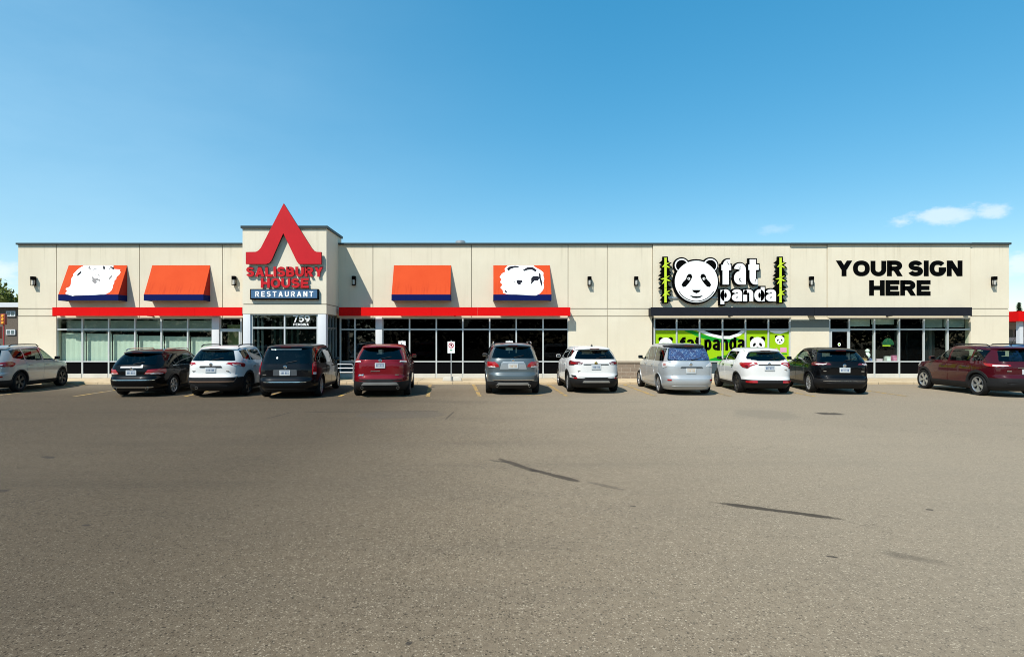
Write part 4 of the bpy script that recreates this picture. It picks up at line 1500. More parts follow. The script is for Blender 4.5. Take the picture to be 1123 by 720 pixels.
bflat('printed_sheet', [(718.8, 362.2), (866, 362.2), (866, 396), (718.8, 396)], LIME, 0)
# green swoosh, white swoosh, black cap
sw_out = [(752, 362.3)] + [(752 + 60 * u, 362.3 + 17 * math.sin(u * 1.45) ** 1.1) for u in np.linspace(.05, 1, 14)]
bflat('green_swoosh', [(750, 362.3), (760, 362.3), (772, 367), (786, 370.5), (798, 371), (806, 369.5), (812, 372), (798, 376), (784, 375), (768, 370)], GREEN, 1)
bflat('white_swoosh', [(764, 362.3), (776, 362.3), (786, 366), (796, 367.6), (803, 366.4), (809, 362.3), (819, 362.3), (811, 368), (801, 371.6), (790, 371.2), (776, 367.8)], WHITE, 2)
bflat('black_cap', [(772, 362.3), (813, 362.3), (808, 365.6), (800, 368.3), (792, 368.3), (781, 366)], BLACK, 3)
bflat('green_swoosh', [(770, 396), (792, 389.6), (806, 388), (818, 390), (826, 396)], GREEN, 1)
bflat('white_swoosh', [(844.5, 363.5), (850, 365.6), (856, 366), (864.6, 363.2), (864.6, 362.4), (844.5, 362.4)], WHITE, 2)
at_plane(bn, text_poly_mesh('fat panda', bx(745.4), bx(816.6), bzz(386.5), bzz(369.4), YBn - .013, .0015, .18, 'letter', BLACK, gap=.08, space=.25))


def small_panda(cx, cy, r):
    for sg in (-1, 1):
        bflat('panda_ear', ellipse(cx + sg * r * .72, cy - r * .74, r * .34, r * .34, 16), BLACK, 4)
    bflat('panda_face', ellipse(cx, cy, r, r * .98, 30), WHITE, 5)
    for sg in (-1, 1):
        bflat('panda_eye', ellipse(cx + sg * r * .42, cy + r * .02, r * .17, r * .27, 14, rot=sg * -.6), BLACK, 6)
    bflat('panda_nose', ellipse(cx, cy + r * .42, r * .20, r * .10, 12), BLACK, 6)
    bflat('panda_mouth', [(cx - r * .3, cy + r * .62), (cx + r * .3, cy + r * .62), (cx, cy + r * .74)], BLACK, 6)


small_panda(730, 377.5, 7.6)
small_panda(830.6, 377.5, 8.2)
small_panda(855, 372.6, 5.0)
bflat('menu_picture', [(848, 382.5), (852, 381.5), (854, 385), (849, 386)], PINK, 4)
bflat('menu_picture', [(855.6, 380.8), (862.5, 380.8), (862.5, 386), (855.6, 386)], PINK, 4)
bflat('menu_stripe', [(848, 387.4), (863, 387.4), (863, 388.4), (848, 388.4)], GREEN, 4)

# shop window goods on the right --------------------------------------
YG = GY + .32
lg = MB()
lg.box(fx(933), fx(1064), GY + .06, GY + .75, fz_s - .22, fz_s - .12)
mp(lg.build('display_ledge', mat('dark_wood', (0.05, 0.04, 0.03), .7)))
gz = fz_s - .12
goods = [(935.5, .30, .46, (0.30, 0.32, 0.36), 'grey cardboard carton at the left end of the shop window ledge'),
         (946.5, .26, .27, (0.34, 0.19, 0.07), 'tan cardboard carton on the ledge below the panda toy'),
         (955, .20, .30, (0.12, 0.15, 0.34), 'blue carton on the ledge right of the tan carton'),
         (963.5, .26, .24, (0.55, 0.38, 0.45), 'pale pink carton on the ledge below the green poster'),
         (973, .20, .36, (0.62, 0.60, 0.58), 'white upright carton between the pink cartons'),
         (981, .28, .40, (0.50, 0.16, 0.28), 'deep pink carton right of the white carton')]
for p, wd, hh, c_, lb in goods:
    X = PX(p, YG)
    r = thing('carton', lb, 'box', (X, YG, gz), random.uniform(-.2, .2), 'cartons on the shop window ledge')
    b_ = MB()
    b_.box(-wd / 2, wd / 2, -.11, .11, 0, hh)
    b_.build('box_body', mat('carton_%d' % int(p), c_, .7, var=.2, vscale=6), r, bevel=.008)
    b_ = MB()
    b_.box(-wd * .38, wd * .38, -.113, -.1105, hh * .35, hh * .75)
    b_.build('box_print', mat('carton_print_%d' % int(p), tuple(min(1, k * 1.5 + .05) for k in c_), .6), r)
pt = thing('panda_toy', 'small black and white panda toy sitting on the tan carton in the shop window', 'toy', (PX(951.5, YG), YG + .02, gz + .275))
b_ = MB()
b_.lathe([(0, .0), (0, .10), (.08, .135), (.18, .12), (.25, .07), (.26, 0)], 16, 'z')
b_.build('belly', WHITE, pt)
b_ = MB()
b_.lathe([(0, 0), (.02, .07), (.08, .105), (.14, .085), (.18, .03), (.185, 0)], 16, 'z', (0, 0, .25))
b_.build('head', WHITE, pt)
for sg in (-1, 1):
    b_ = MB()
    b_.lathe([(0, 0), (.015, .03), (.045, .04), (.07, .02), (.075, 0)], 10, 'z', (sg * .08, 0, .40))
    b_.build('ear', BLACK, pt)
    b_ = MB()
    b_.tube([(sg * .10, 0, .21), (sg * .15, -.05, .14), (sg * .10, -.12, .10)], [.045, .05, .035], 8)
    b_.build('arm', BLACK, pt)
    b_ = MB()
    b_.tube([(sg * .08, -.05, .05), (sg * .12, -.16, .05)], [.06, .055], 8)
    b_.build('leg', BLACK, pt)
po = thing('window_poster', 'green domed poster with a yellow base strip hanging in the right shop window', 'poster', (PX(974.5, GY), GY + .05, 1.55))
b_ = MB()
pp = ellipse(974.5, 378, 6.4, 7.4, 24, 0, 180, 360)
tess_prism(b_, [(PX(a, GY), PZ(b, GY)) for a, b in pp], GY + .03, GY + .036)
at_plane(po, b_.build('green_print', mat('dull_green_print', (0.008, 0.10, 0.04), .6, var=.4, vscale=5)))
b_ = MB()
b_.box(PX(968.4, GY), PX(977, GY), GY + .028, GY + .034, PZ(379.6, GY), PZ(378.2, GY))
at_plane(po, b_.build('yellow_strip', BAMBOO))
nbr = thing('shop_sign', 'dim red sign panel behind the transom above the right shop door', 'sign', (PX(920, GY), GY + .07, PZ(355.5, GY)))
nb = MB()
nb.box(PX(911.8, GY), PX(929, GY), GY + .05, GY + .09, PZ(355.5, GY), PZ(349.8, GY))
at_plane(nbr, nb.build('panel', mat('dim_red_sign', (0.22, 0.03, 0.04), .5, var=.5, vscale=9)))
dk = thing('door_sticker', 'small round pale panda sticker on the right shop door glass', 'sticker', (PX(920.6, FRY0), FRY0, 1.6))
for rr, m_, ly in ((.085, WHITE, 0), (.05, LIME, 1), (.02, BLACK, 2)):
    b_ = MB()
    tess_prism(b_, [(PX(920.6, FRY0) + a, PZ(377.5, FRY0) + b) for a, b in ellipse(0, 0, rr * .8, rr, 20)], FRY0 + .015 - .002 * ly, FRY0 + .0165 - .002 * ly)
    at_plane(dk, b_.build('sticker_disc', m_))


# ------------------------------------------------------------------ wall lights
def make_sconce(label):
    r = thing('wall_light', label, 'wall light', (0, 0, 0), 0, 'black wall lights along the facade')
    a = MB()
    a.box(-.06, .06, -.03, -.001, -.20, .20)
    a.build('back_plate', BLACK, r, bevel=.006)
    a = MB()
    a.box(-.105, .105, -.25, -.03, .08, .26)
    a.build('hood', BLACK, r, bevel=.02)
    a = MB()
    a.lathe([(-.16, 0), (-.16, .07), (-.02, .085), (.08, .085)], 14, 'z', (0, -.135, 0))
    a.build('lamp_glass', mat('frosted_glass', (0.45, 0.44, 0.40), .3), r)
    a = MB()
    for x in (-.09, .09):
        a.box(x - .012, x + .012, -.22, -.20, -.18, .085)
        a.box(x - .012, x + .012, -.07, -.05, -.18, .085)
    a.box(-.105, .105, -.235, -.04, -.205, -.178)
    a.build('cage', BLACK, r)
    return r


sc_spec = [(38.6, 309, ZW, 'black wall light on the far left end panel of the facade'), (257.8, 308.5, ZW, 'black wall light close to the left side of the entrance tower'),
           (388.7, 308.5, ZW, 'black wall light in the shade right of the entrance tower'), (646, 309, ZW, 'black wall light on the cream panel right of the last orange awning'),
           (697, 309, ZW, 'black wall light on the cream panel left of the panda sign'), (888.3, 309, ZW, 'black wall light between the panda sign and the YOUR SIGN HERE letters'),
           (1088, 309, ZW, 'black wall light on the far right end panel of the facade')]
base = None
for px, py, Y, lb in sc_spec:
    o = make_sconce(lb) if base is None else copy_tree(base)
    base = base or o
    o.scale = (.80, .80, .92)
    o.location = (PX(px, Y), Y - .002 - (.05 if px == 888.3 and False else 0), PZ(py, Y))
    o['label'] = lb

# roof vent
vt = thing('roof_vent', 'small galvanised roof vent poking above the parapet', 'vent', (PX(505, ZW + 2), ZW + 2, ROOF - .4))
a = MB()
a.lathe([(0, .18), (.80, .18)], 20, 'z')
a.build('duct', METAL_GREY, vt)
a = MB()
a.lathe([(.76, .20), (.78, .25), (.90, .25), (.94, .20), (.95, 0)], 20, 'z')
a.build('cowl', METAL_GREY, vt)


# ------------------------------------------------------------------ signs on posts, railing
def parking_sign(px, label, kind):
    Y = 24.55
    r = thing('sign_post', label, 'sign', (PX(px, Y), Y, SW), 0, 'small white parking signs on posts')
    a = MB()
    a.box(-.022, .022, -.015, .015, 0, PZ(373, Y) - SW)
    a.build('post', METAL_GREY, r)
    zt_, zb_ = PZ(374.3, Y) - SW, PZ(387, Y) - SW
    if kind != 'no':
        zt_, zb_ = PZ(373.8, Y) - SW, PZ(384, Y) - SW
    a = MB()
    a.box(-.155, .155, -.026, -.017, zb_, zt_)
    pl = a.build('plate', WHITE, r)
    cz = zt_ - .17
    a = MB()
    if kind == 'no':
        rd_ = mat('sign_print_red', (0.45, 0.02, 0.03), .5)
        ring = ellipse(0, cz, .115, .115, 28)
        ring2 = ellipse(0, cz, .082, .082, 28)
        for i in range(28):
            j = (i + 1) % 28
            a.prism([ring[i], ring[j], ring2[j], ring2[i]], -.030, -.0275)
        a.build('red_ring', rd_, pl)
        a = MB()
        c_ = .084
        a.prism([(-c_ * .8, cz + c_ * .55), (-c_ * .55, cz + c_ * .8), (c_ * .8, cz - c_ * .55), (c_ * .55, cz - c_ * .8)], -.0335, -.0310)
        a.build('red_bar', rd_, pl)
        a = MB()
        a.prism([(-.022, cz - .06), (.0, cz - .06), (.0, cz - .015), (.04, cz), (.045, cz + .04), (.02, cz + .065), (-.022, cz + .065)], -.0290, -.0272)
        a.build('black_symbol', BLACK, pl)
        a = MB()
        a.box(-.05, .05, -.029, -.0265, zb_ + .10, zb_ + .15)
        a.build('green_mark', mat('sign_print_green', (0.05, 0.22, 0.10), .5), pl)
    else:
        a.prism(ellipse(0.005, cz - .02, .055, .055, 18), -.029, -.0265)
        a.prism(ellipse(-.01, cz + .085, .020, .020, 12), -.029, -.0265)
        a.prism([(-.03, cz + .06), (.0, cz + .06), (.005, cz - .02), (-.03, cz - .02)], -.0315, -.0292)
        a.build('black_symbol', BLACK, pl)
    return r


parking_sign(494.8, 'white no parking sign with red ring on a steel post before the empty stall', 'no')
parking_sign(441, 'white parking sign with a black symbol rising behind the red SUV', 'acc')
parking_sign(558.5, 'small white parking sign rising behind the roof of the grey SUV', 'acc')
cb = MB()
cb.prism([(-.42, 0), (.42, 0), (.38, .15), (.30, .19), (-.30, .19), (-.38, .15)], -.11, .11)
o = cb.build('parking_curb', BASE_CONC, None, (PX(495.5, 24.45), 24.72, SW), bevel=.015)
tag(o, 'pale concrete parking block lying at the foot of the no parking sign', 'parking block')
rl = thing('guard_rail', 'bent tubular steel guard rail on the sidewalk between the black minivan and the red SUV', 'railing', (PX(374, 24.35), 24.35, SW))
X0, X1 = PX(352, 24.35) - PX(374, 24.35), PX(387.4, 24.35) - PX(374, 24.35)
tz = PZ(399, 24.35) - SW
a = MB()
a.tube([(X0, 0, 0), (X0, 0, tz - .08), (X0 + .03, 0, tz - .02), (X0 + .1, 0, tz), (X1 - .1, 0, tz), (X1 - .03, 0, tz - .02), (X1, 0, tz - .08), (X1, 0, 0)], .024, 10)
a.build('hoop', METAL_GREY, rl)
for f_ in (.77, .52):
    a = MB()
    a.tube([(X0, 0, tz * f_), (X1, 0, tz * f_)], .018, 8)
    a.build('cross_bar', METAL_GREY, rl)


# ------------------------------------------------------------------ cars
def pchip(pts):
    xs = np.array([p[0] for p in pts], float)
    ys = np.array([p[1] for p in pts], float)
    h = np.diff(xs)
    d = np.diff(ys) / h
    m = np.zeros(len(xs))
    m[0], m[-1] = d[0], d[-1]
    for i in range(1, len(xs) - 1):
        if d[i - 1] * d[i] > 0:
            w1, w2 = 2 * h[i] + h[i - 1], h[i] + 2 * h[i - 1]
            m[i] = (w1 + w2) / (w1 / d[i - 1] + w2 / d[i])

    def f(x):
        x = min(max(x, xs[0]), xs[-1])
        i = min(max(int(np.searchsorted(xs, x)) - 1, 0), len(xs) - 2)
        t_ = (x - xs[i]) / h[i]
        return float((1 + 2 * t_) * (1 - t_) ** 2 * ys[i] + t_ * (1 - t_) ** 2 * h[i] * m[i] + t_ * t_ * (3 - 2 * t_) * ys[i + 1] + t_ * t_ * (t_ - 1) * h[i] * m[i + 1])
    return f


ALPHA = np.concatenate([np.linspace(-90, -60, 40), np.linspace(-59.5, -28, 90), np.linspace(-27, 27, 90), np.linspace(28, 59.5, 60), np.linspace(60, 90, 30)])
AR = np.radians(ALPHA)


class CarShape:
    def __init__(s, S):
        s.S = S
        L, W, H, belt, c = S['L'], S['W'], S['H'], S['belt'], S.get('clear', .23)
        rs, tg = S.get('rs', .40), S.get('tg', .0)
        zr = H - .11
        hz = belt - .09
        cowl, ws = S.get('cowl', 1.12), S.get('ws', .85)
        rw = S.get('rw', .74)
        s.zr, s.c, s.hz = zr, c, hz
        s.yc = L * .48
        s.yfb, s.yfr = L - cowl, L - cowl - ws
        bz = S.get('bump', .60)
        s.yr = pchip(S.get('rear') or [(c, .20), (c + .10, .07), (bz - .10, .0), (bz + .03, .012), (bz + .10, .07), (belt - .14, .075 + tg * .6), (belt, .11 + tg), ((belt + zr) / 2, .11 + tg + rs * .42), (zr, .11 + tg + rs),
                      (H - .05, tg + rs + .20), (H - .018, rs + tg + .42), (H, rs + tg + .95)])
        s.yf = pchip([(c, L - .22), (c + .12, L - .04), (.55, L), (.74, L - .05), (hz - .08, L - .13), (hz, L - .30), (hz + .05, L - .75), (belt + .01, L - cowl + .03), (belt + .05, L - cowl - .04),
                      (zr, L - cowl - ws), (H - .05, L - cowl - ws - .12), (H - .018, L - cowl - ws - .4), (H, L - cowl - ws - .85)])
        s.w = pchip([(c, W / 2 * .90), (c + .13, W / 2 * .965), (.58, W / 2 * .985), (.80, W / 2), (belt - .12, W / 2 * .99), (belt, W / 2 * .955), (zr, W / 2 * rw), (H - .05, W / 2 * (rw - .07)), (H - .018, W / 2 * (rw - .19)), (H, W / 2 * (rw - .42))])
        s.nr = pchip([(c, 4.4), (.7, S.get('nr', 4.8)), (belt, S.get('nr', 4.8)), (zr, 4.6), (H, 3.2)])
        s.cache = {}

    def ring(s, z):
        k = round(z, 5)
        if k in s.cache:
            return s.cache[k]
        yr, yf, w_, n = s.yr(z), s.yf(z), s.w(z), s.nr(z)
        ca, sa = np.cos(AR), np.sin(AR)
        r = (np.abs(ca) ** n + np.abs(sa) ** n) ** (-1.0 / n)
        nf = 3.4
        rf = (np.abs(ca) ** nf + np.abs(sa) ** nf) ** (-1.0 / nf)
        r = np.where(AR > 0, rf, r)
        x = w_ * r * ca
        y = np.where(AR < 0, s.yc + (s.yc - yr) * r * sa, s.yc + (yf - s.yc) * r * sa)
        x[0] = 0
        x[-1] = 0
        q = np.concatenate([[0], np.cumsum(np.hypot(np.diff(x), np.diff(y)))])
        s.cache[k] = (x, y, q)
        return s.cache[k]

    def conv(s, mode, cs, z):
        """coordinates along a row -> arc length q (signed for rear modes)"""
        x, y, q = s.ring(z)
        cs = np.asarray(cs, float)
        if mode == 'q':
            return cs
        if mode == 'y':
            return np.interp(cs, y, q)
        if mode == 'x':
            m = ALPHA < -12
            return np.sign(cs) * np.interp(np.abs(cs), x[m], q[m])
        if mode == 'fx':
            m = ALPHA > 12
            return np.interp(np.abs(cs), x[m][::-1], q[m][::-1]) * np.where(cs < 0, -1, 1)

    def pts(s, mode, cs, z):
        x, y, q = s.ring(z)
        qq = s.conv(mode, cs, z)
        aq = np.abs(qq)
        return np.stack([np.interp(aq, q, x) * np.where(qq < 0, -1, 1), np.interp(aq, q, y), np.full(len(aq), z)], 1)


def round_poly(poly, r, seg=4):
    out = []
    n = len(poly)
    for i in range(n):
        p = Vector(poly[i])
        a = Vector(poly[i - 1]) - p
        b = Vector(poly[(i + 1) % n]) - p
        k = min(r, a.length * .45, b.length * .45)
        p0, p1 = p + a.normalized() * k, p + b.normalized() * k
        for j in range(seg + 1):
            t_ = j / seg
            out.append(tuple((1 - t_) ** 2 * p0 + 2 * t_ * (1 - t_) * p + t_ * t_ * p1))
    return out


def span(poly, z):
    xs = []
    n = len(poly)
    for k in range(n):
        p, q = poly[k], poly[(k + 1) % n]
        if (p[1] - z) * (q[1] - z) < 0:
            t_ = (z - p[1]) / (q[1] - p[1])
            xs.append(p[0] + t_ * (q[0] - p[0]))
    return (min(xs), max(xs)) if len(xs) >= 2 else None


def patch(cs, poly, mode, off=.006, depth=.03, flip=False, res=.045, mi=0, mb=None, rnd=.03):
    poly = round_poly(poly, rnd) if rnd else poly
    zs = [p[1] for p in poly]
    z0, z1 = min(zs), max(zs)
    M = max(3, int((z1 - z0) / res) + 2)
    rows = []
    us = [z0 + 1e-4 + (z1 - z0 - 2e-4) * (.5 - .5 * math.cos(math.pi * i / M)) for i in range(M + 1)]
    sp_ = [span(poly, z) for z in us]
    wmax = max(b - a for a, b in [t_ for t_ in sp_ if t_])
    N = max(3, int(wmax / res) + 2)
    for z, t_ in zip(us, sp_):
        if t_ is None:
            continue
        rows.append(cs.pts(mode, np.linspace(t_[0], t_[1], N + 1), z))
    G = np.array(rows)
    R, C = G.shape[:2]
    du = np.gradient(G, axis=1)
    dv = np.gradient(G, axis=0)
    nr = np.cross(du, dv)
    ln = np.linalg.norm(nr, axis=2, keepdims=True)
    nr = nr / np.maximum(ln, 1e-9)
    mid = G - np.array([0, cs.yc, cs.S['H'] * .45])
    sgn = np.sign((nr * mid).sum(2).mean())
    nr *= sgn
    O = G + nr * off
    I = G - nr * max(depth - off, .002)
    if flip:
        O = O * np.array([-1, 1, 1])
        I = I * np.array([-1, 1, 1])
    mb = mb or MB()
    f = []
    fl = (sgn < 0) != flip
    for i in range(R - 1):
        for j in range(C - 1):
            a, b, c_, d = i * C + j, i * C + j + 1, (i + 1) * C + j + 1, (i + 1) * C + j
            f.append((a, d, c_, b) if fl else (a, b, c_, d))
    loop = [j for j in range(C)] + [i * C + C - 1 for i in range(1, R)] + [(R - 1) * C + j for j in range(C - 2, -1, -1)] + [i * C for i in range(R - 2, 0, -1)]
    v = [tuple(p) for p in O.reshape(-1, 3)]
    base = len(v)
    Ir = I.reshape(-1, 3)
    v += [tuple(Ir[k]) for k in loop]
    nl = len(loop)
    for k in range(nl):
        k2 = (k + 1) % nl
        t_ = (loop[k], base + k, base + k2, loop[k2])
        f.append(t_[::-1] if fl else t_)
    mb.add(v, f, mi, True)
    return mb


def paint(name, c, metal=0.0, rough=.35):
    return mat('paint_' + name, c, rough, metal=metal, coat=.45 if max(c) < .02 else .8, spec=.5 if metal > .3 else .05, var=.05, vscale=1.5, coat_rough=.03)


WHEELS = {}


def wheel_meshes(rad, tw_, style, rimmat):
    k = (round(rad, 3), style, rimmat.name)
    if k in WHEELS:
        return WHEELS[k]
    rr = rad * .70
    h = tw_ / 2
    t_ = MB()
    t_.lathe([(-h * .80, rr), (-h * .98, rr + (rad - rr) * .35), (-h * .95, rad * .94), (-h * .72, rad * .99), (0, rad), (h * .72, rad * .99), (h * .95, rad * .94), (h * .98, rr + (rad - rr) * .35), (h * .80, rr)], 40)
    tyre = t_.mesh('tyre', RUBBER, 50)
    r_ = MB()
    r_.lathe([(h * .82, rr * 1.02), (h * .86, rr * .97), (h * .74, rr * .90), (h * .2, rr * .86), (-h * .8, rr * .95)], 40)
    n = {'five': 5, 'double': 5, 'ten': 10, 'seven': 7}[style]
    for i in range(n):
        for da, wd in ([(0, .11)] if style in ('five',) else [(-.16, .055), (.16, .055)] if style == 'double' else [(0, .06)] if style == 'seven' else [(0, .042)]):
            a0 = 2 * math.pi * i / n + .3
            a1 = a0 + da
            p0 = Vector((h * .60, rr * .16 * math.cos(a0), rr * .16 * math.sin(a0)))
            p1 = Vector((h * .78, rr * .95 * math.cos(a1), rr * .95 * math.sin(a1)))
            d = (p1 - p0)
            sd_ = d.cross(Vector((1, 0, 0))).normalized()
            w0, w1 = rr * wd * 1.5, rr * wd * 1.9
            bk_ = Vector((-h * .35, 0, 0))
            v = [p0 - sd_ * w0, p0 + sd_ * w0, p1 + sd_ * w1, p1 - sd_ * w1]
            v += [p + bk_ for p in v]
            r_.add(v, [(0, 1, 2, 3), (7, 6, 5, 4), (0, 4, 5, 1), (1, 5, 6, 2), (2, 6, 7, 3), (3, 7, 4, 0)])
    r_.lathe([(h * .40, rr * .22), (h * .66, rr * .21), (h * .70, rr * .12), (h * .72, 0)], 20)
    rim = r_.mesh('rim', rimmat, 40)
    d_ = MB()
    d_.lathe([(-h * .9, 0), (-h * .9, rr * .93), (-h * .1, rr * .80), (h * .0, rr * .62), (h * .02, 0)], 28)
    disc = d_.mesh('wheel', mat('brake_disc', (0.03, 0.03, 0.03), .6), 40)
    WHEELS[k] = (disc, tyre, rim)
    return WHEELS[k]


def make_car(S):
    cs = CarShape(S)
    L, W, H, belt, c = S['L'], S['W'], S['H'], S['belt'], cs.c
    zr, yfb, yfr = cs.zr, cs.yfb, cs.yfr
    ro, wb, R = S['ro'], S['wb'], S.get('wr', .355)
    Ra = R + .055
    bz = S.get('bump', .60)
    P = S['paint']
    clad = S.get('clad', TRIM)
    root = thing(S['name'], S['label'], S['cat'], (0, 0, 0))
    ang = S['yaw']
    # ---- window polygons
    z0, z1 = belt + .025, zr - .035
    rs, tg = S.get('rs', .40), S.get('tg', .0)
    yB = ro + wb * .50
    yC = ro + S.get('cpil', .22)
    yD0, yD1 = tg + .11 + S.get('dp', .42), tg + .11 + rs + S.get('dpt', .20)
    slope = (yfb - yfr) / (zr - belt)
    fwin = [(yB + .05, z0), (yfb - .36, z0), (yfb - .36 - slope * .08, z0 + .10), (yfr - .16, z1), (yB + .05, z1)]
    rwin = [(yC + .05, z0 + S.get('kick', 0) * .35), (yB - .05, z0), (yB - .05, z1), (yC + .05 + max(0, (yD1 - yC) * .0), z1)]
    qk = S.get('kick', 0)
    qwin = [(yD0, z0 + qk), (yC - .03, z0 + qk * .35), (yC - .03, z1), (yD1, z1 - .02)] if S.get('quarter', True) else None
    rz0, rz1 = belt + S.get('rw0', .05), zr - S.get('rw1', .05)
    hb, ht = S.get('rwb', .66) , S.get('rwt', .54)
    rear = [(-hb, rz0 + S.get('rwk', 0)), (-hb * .6, rz0), (hb * .6, rz0), (hb, rz0 + S.get('rwk', 0)), (ht, rz1), (-ht, rz1)]
    front = [(-W * .41, belt + .07), (W * .41, belt + .07), (W * .31, zr - .03), (-W * .31, zr - .03)]
    cuts = [(round_poly(fwin, .04), 'y'), (round_poly(rwin, .04), 'y'), (round_poly(rear, .05), 'x'), (round_poly(front, .05), 'fx')]
    if qwin:
        cuts.append((round_poly(qwin, .03), 'y'))
    # ---- body shell
    zl = list(np.linspace(c, .8, 20)) + list(np.linspace(.8, belt, 12))[1:] + list(np.linspace(belt, zr, int((zr - belt) / .026)))[1:] + list(np.linspace(zr, H, 9))[1:]
    NC = 190
    V = []
    for z in zl:
        x, y, q = cs.ring(z)
        # vertices dense in the same fraction of each segment: rear, side, front by angle
        qa = np.interp([-90, -45, 45, 90], ALPHA, q)
        qq = np.concatenate([np.linspace(qa[0], qa[1], 34)[:-1], np.linspace(qa[1], qa[2], 122)[:-1], np.linspace(qa[2], qa[3], 36)])
        V.append(np.stack([np.interp(qq, q, x), np.interp(qq, q, y), np.full(len(qq), z)], 1))
    V = np.array(V)
    RR, CC = V.shape[:2]
    mid = (V[:-1, :-1] + V[1:, :-1] + V[:-1, 1:] + V[1:, 1:]) / 4
    keep = np.ones((RR - 1, CC - 1), bool)
    seg = np.concatenate([np.zeros(33), np.ones(121), np.full(35, 2)]).astype(int)
    yr_ax, yf_ax = ro, ro + wb
    for i in range(RR - 1):
        z = mid[i, 0, 2]
        if z < Ra + R + .1:
            for ya in (yr_ax, yf_ax):
                hit = ((mid[i, :, 1] - ya) ** 2 + (z - R) ** 2 < Ra ** 2) & (mid[i, :, 0] > W * .30)
                keep[i] &= ~hit
        if z > belt - .1:
            for poly, mode in cuts:
                t_ = span(poly, z)
                if t_ is None:
                    continue
                if mode == 'y':
                    hit = (mid[i, :, 1] > t_[0] + .004) & (mid[i, :, 1] < t_[1] - .004) & (mid[i, :, 0] > W * .2) & (seg == 1)
                elif mode == 'x':
                    hit = (mid[i, :, 0] < t_[1] - .004) & (mid[i, :, 1] < cs.yc - .8) & (mid[i, :, 0] < W * .48)
                else:
                    hit = (mid[i, :, 0] < t_[1] - .004) & (mid[i, :, 1] > cs.yc + .2)
                keep[i] &= ~hit
    body = MB()
    for s in (1, -1):
        vv = V.reshape(-1, 3) * np.array([s, 1, 1])
        fs = []
        for i in range(RR - 1):
            for j in range(CC - 1):
                if keep[i, j]:
                    a, b, c_, d = i * CC + j, i * CC + j + 1, (i + 1) * CC + j + 1, (i + 1) * CC + j
                    fs.append((a, b, c_, d) if s > 0 else (a, d, c_, b))
        body.add(vv, fs, 0, True)
        # headliner and inner pillar skins
        i0 = next(i for i, z in enumerate(zl) if z > belt - .06)
        ctr = np.array([0, cs.yc, belt])
        vin = V[i0:].reshape(-1, 3).copy()
        d_ = vin - ctr
        vin = ctr + d_ * np.array([.965, .988, .955])
        vin = vin * np.array([s, 1, 1])
        fs = []
        for i in range(i0, RR - 1):
            for j in range(CC - 1):
                if keep[i, j]:
                    k = i - i0
                    a, b, c_, d = k * CC + j, k * CC + j + 1, (k + 1) * CC + j + 1, (k + 1) * CC + j
                    fs.append((a, b, c_, d) if s > 0 else (a, d, c_, b))
        body.add(vin, fs, 1, True)
    # close roof centre and floor
    for zi, mi in ((RR - 1, 0), (0, 1)):
        top = [tuple(p) for p in V[zi]] + [(-p[0], p[1], p[2]) for p in V[zi][::-1][1:-1]]
        body.add(top, [tuple(range(len(top))) if zi else tuple(range(len(top) - 1, -1, -1))], mi, True)
    body.build('body', [P, CABIN], root, sharp=42)
    # ---- cabin floor / dash and seats
    ib = MB()
    ib.box(-W * .40, W * .40, .45, yfb - .15, .45, belt - .22)
    ib.box(-W * .40, W * .40, yfb - .75, yfb - .12, belt - .22, belt - .02)
    ib.build('cabin_floor', CABIN, root)
    for (sx_, yy, wd) in ((-W * .21, yB - .05, .48), (W * .21, yB - .05, .48), (0, yC + .42, W * .66)):
        q = MB()
        q.box(sx_ - wd / 2, sx_ + wd / 2, yy - .10, yy + .06, belt - .3, belt + .18)
        for hx in ((sx_,) if wd < .6 else (-W * .2, W * .2)):
            q.box(hx - .12, hx + .12, yy - .09, yy + .02, belt + .20, belt + .37)
            q.box(hx - .03, hx + .03, yy - .04, yy - .02, belt + .17, belt + .21)
        q.build('seat', SEAT_M, root, bevel=.02)
    # ---- glass
    glf, glr, glb = S.get('gf', CG_CLEAR), S.get('gr', CG_DARK), S.get('gb', CG_MID)
    for flip in (False, True):
        # doors with their windows
        dz = c + .17
        fd = [(yB + .012, dz), (yr_ax + wb - Ra - .10, dz), (yr_ax + wb - Ra - .06, .55), (yfb - .16, belt - .14), (yfb - .26, belt + .005), (yB + .012, belt + .005)]
        rd_ = [(yr_ax + Ra + .10, dz), (yB - .012, dz), (yB - .012, belt + .005), (yC + .02, belt + .005), (yC + .02, .80), (yr_ax + Ra * .95, .66)]
        for dp, wp, gm, nm in ((fd, fwin, glf, 'front'), (rd_, rwin, glr, 'rear')):
            do = patch(cs, dp, 'y', .005, .012, flip, .06, rnd=.05).build('door', P, root)
            patch(cs, [(a, b) for a, b in wp], 'y', .006, .012, flip, .05, rnd=.05).build('window', gm, do)
            hb_ = MB()
            hx = (dp[0][0] if nm == 'front' else yC + .02) + .10
            hz_ = belt - .13
            e0 = cs.pts('y', [hx, hx + .19], hz_)
            s_ = -1 if flip else 1
            hb_.tube([(s_ * (e0[0][0] + .012), e0[0][1], hz_), (s_ * (e0[0][0] + .035), e0[0][1] + .04, hz_ + .004), (s_ * (e0[1][0] + .035), e0[1][1] - .04, hz_ + .004), (s_ * (e0[1][0] + .012), e0[1][1], hz_)], .016, 8)
            hb_.build('door_handle', S.get('handle', P), do)
        if qwin:
            patch(cs, qwin, 'y', .006, .012, flip, .04, rnd=.04).build('quarter_window', glr, root)
        # window surround line
        if S.get('chromeline'):
            patch(cs, [(yD0 + .1, belt + .000), (yfb - .30, belt + .000), (yfb - .30, belt + .022), (yD0 + .1, belt + .022)], 'y', .010, .02, flip, .05, rnd=0).build('window_trim', CHROME, root)
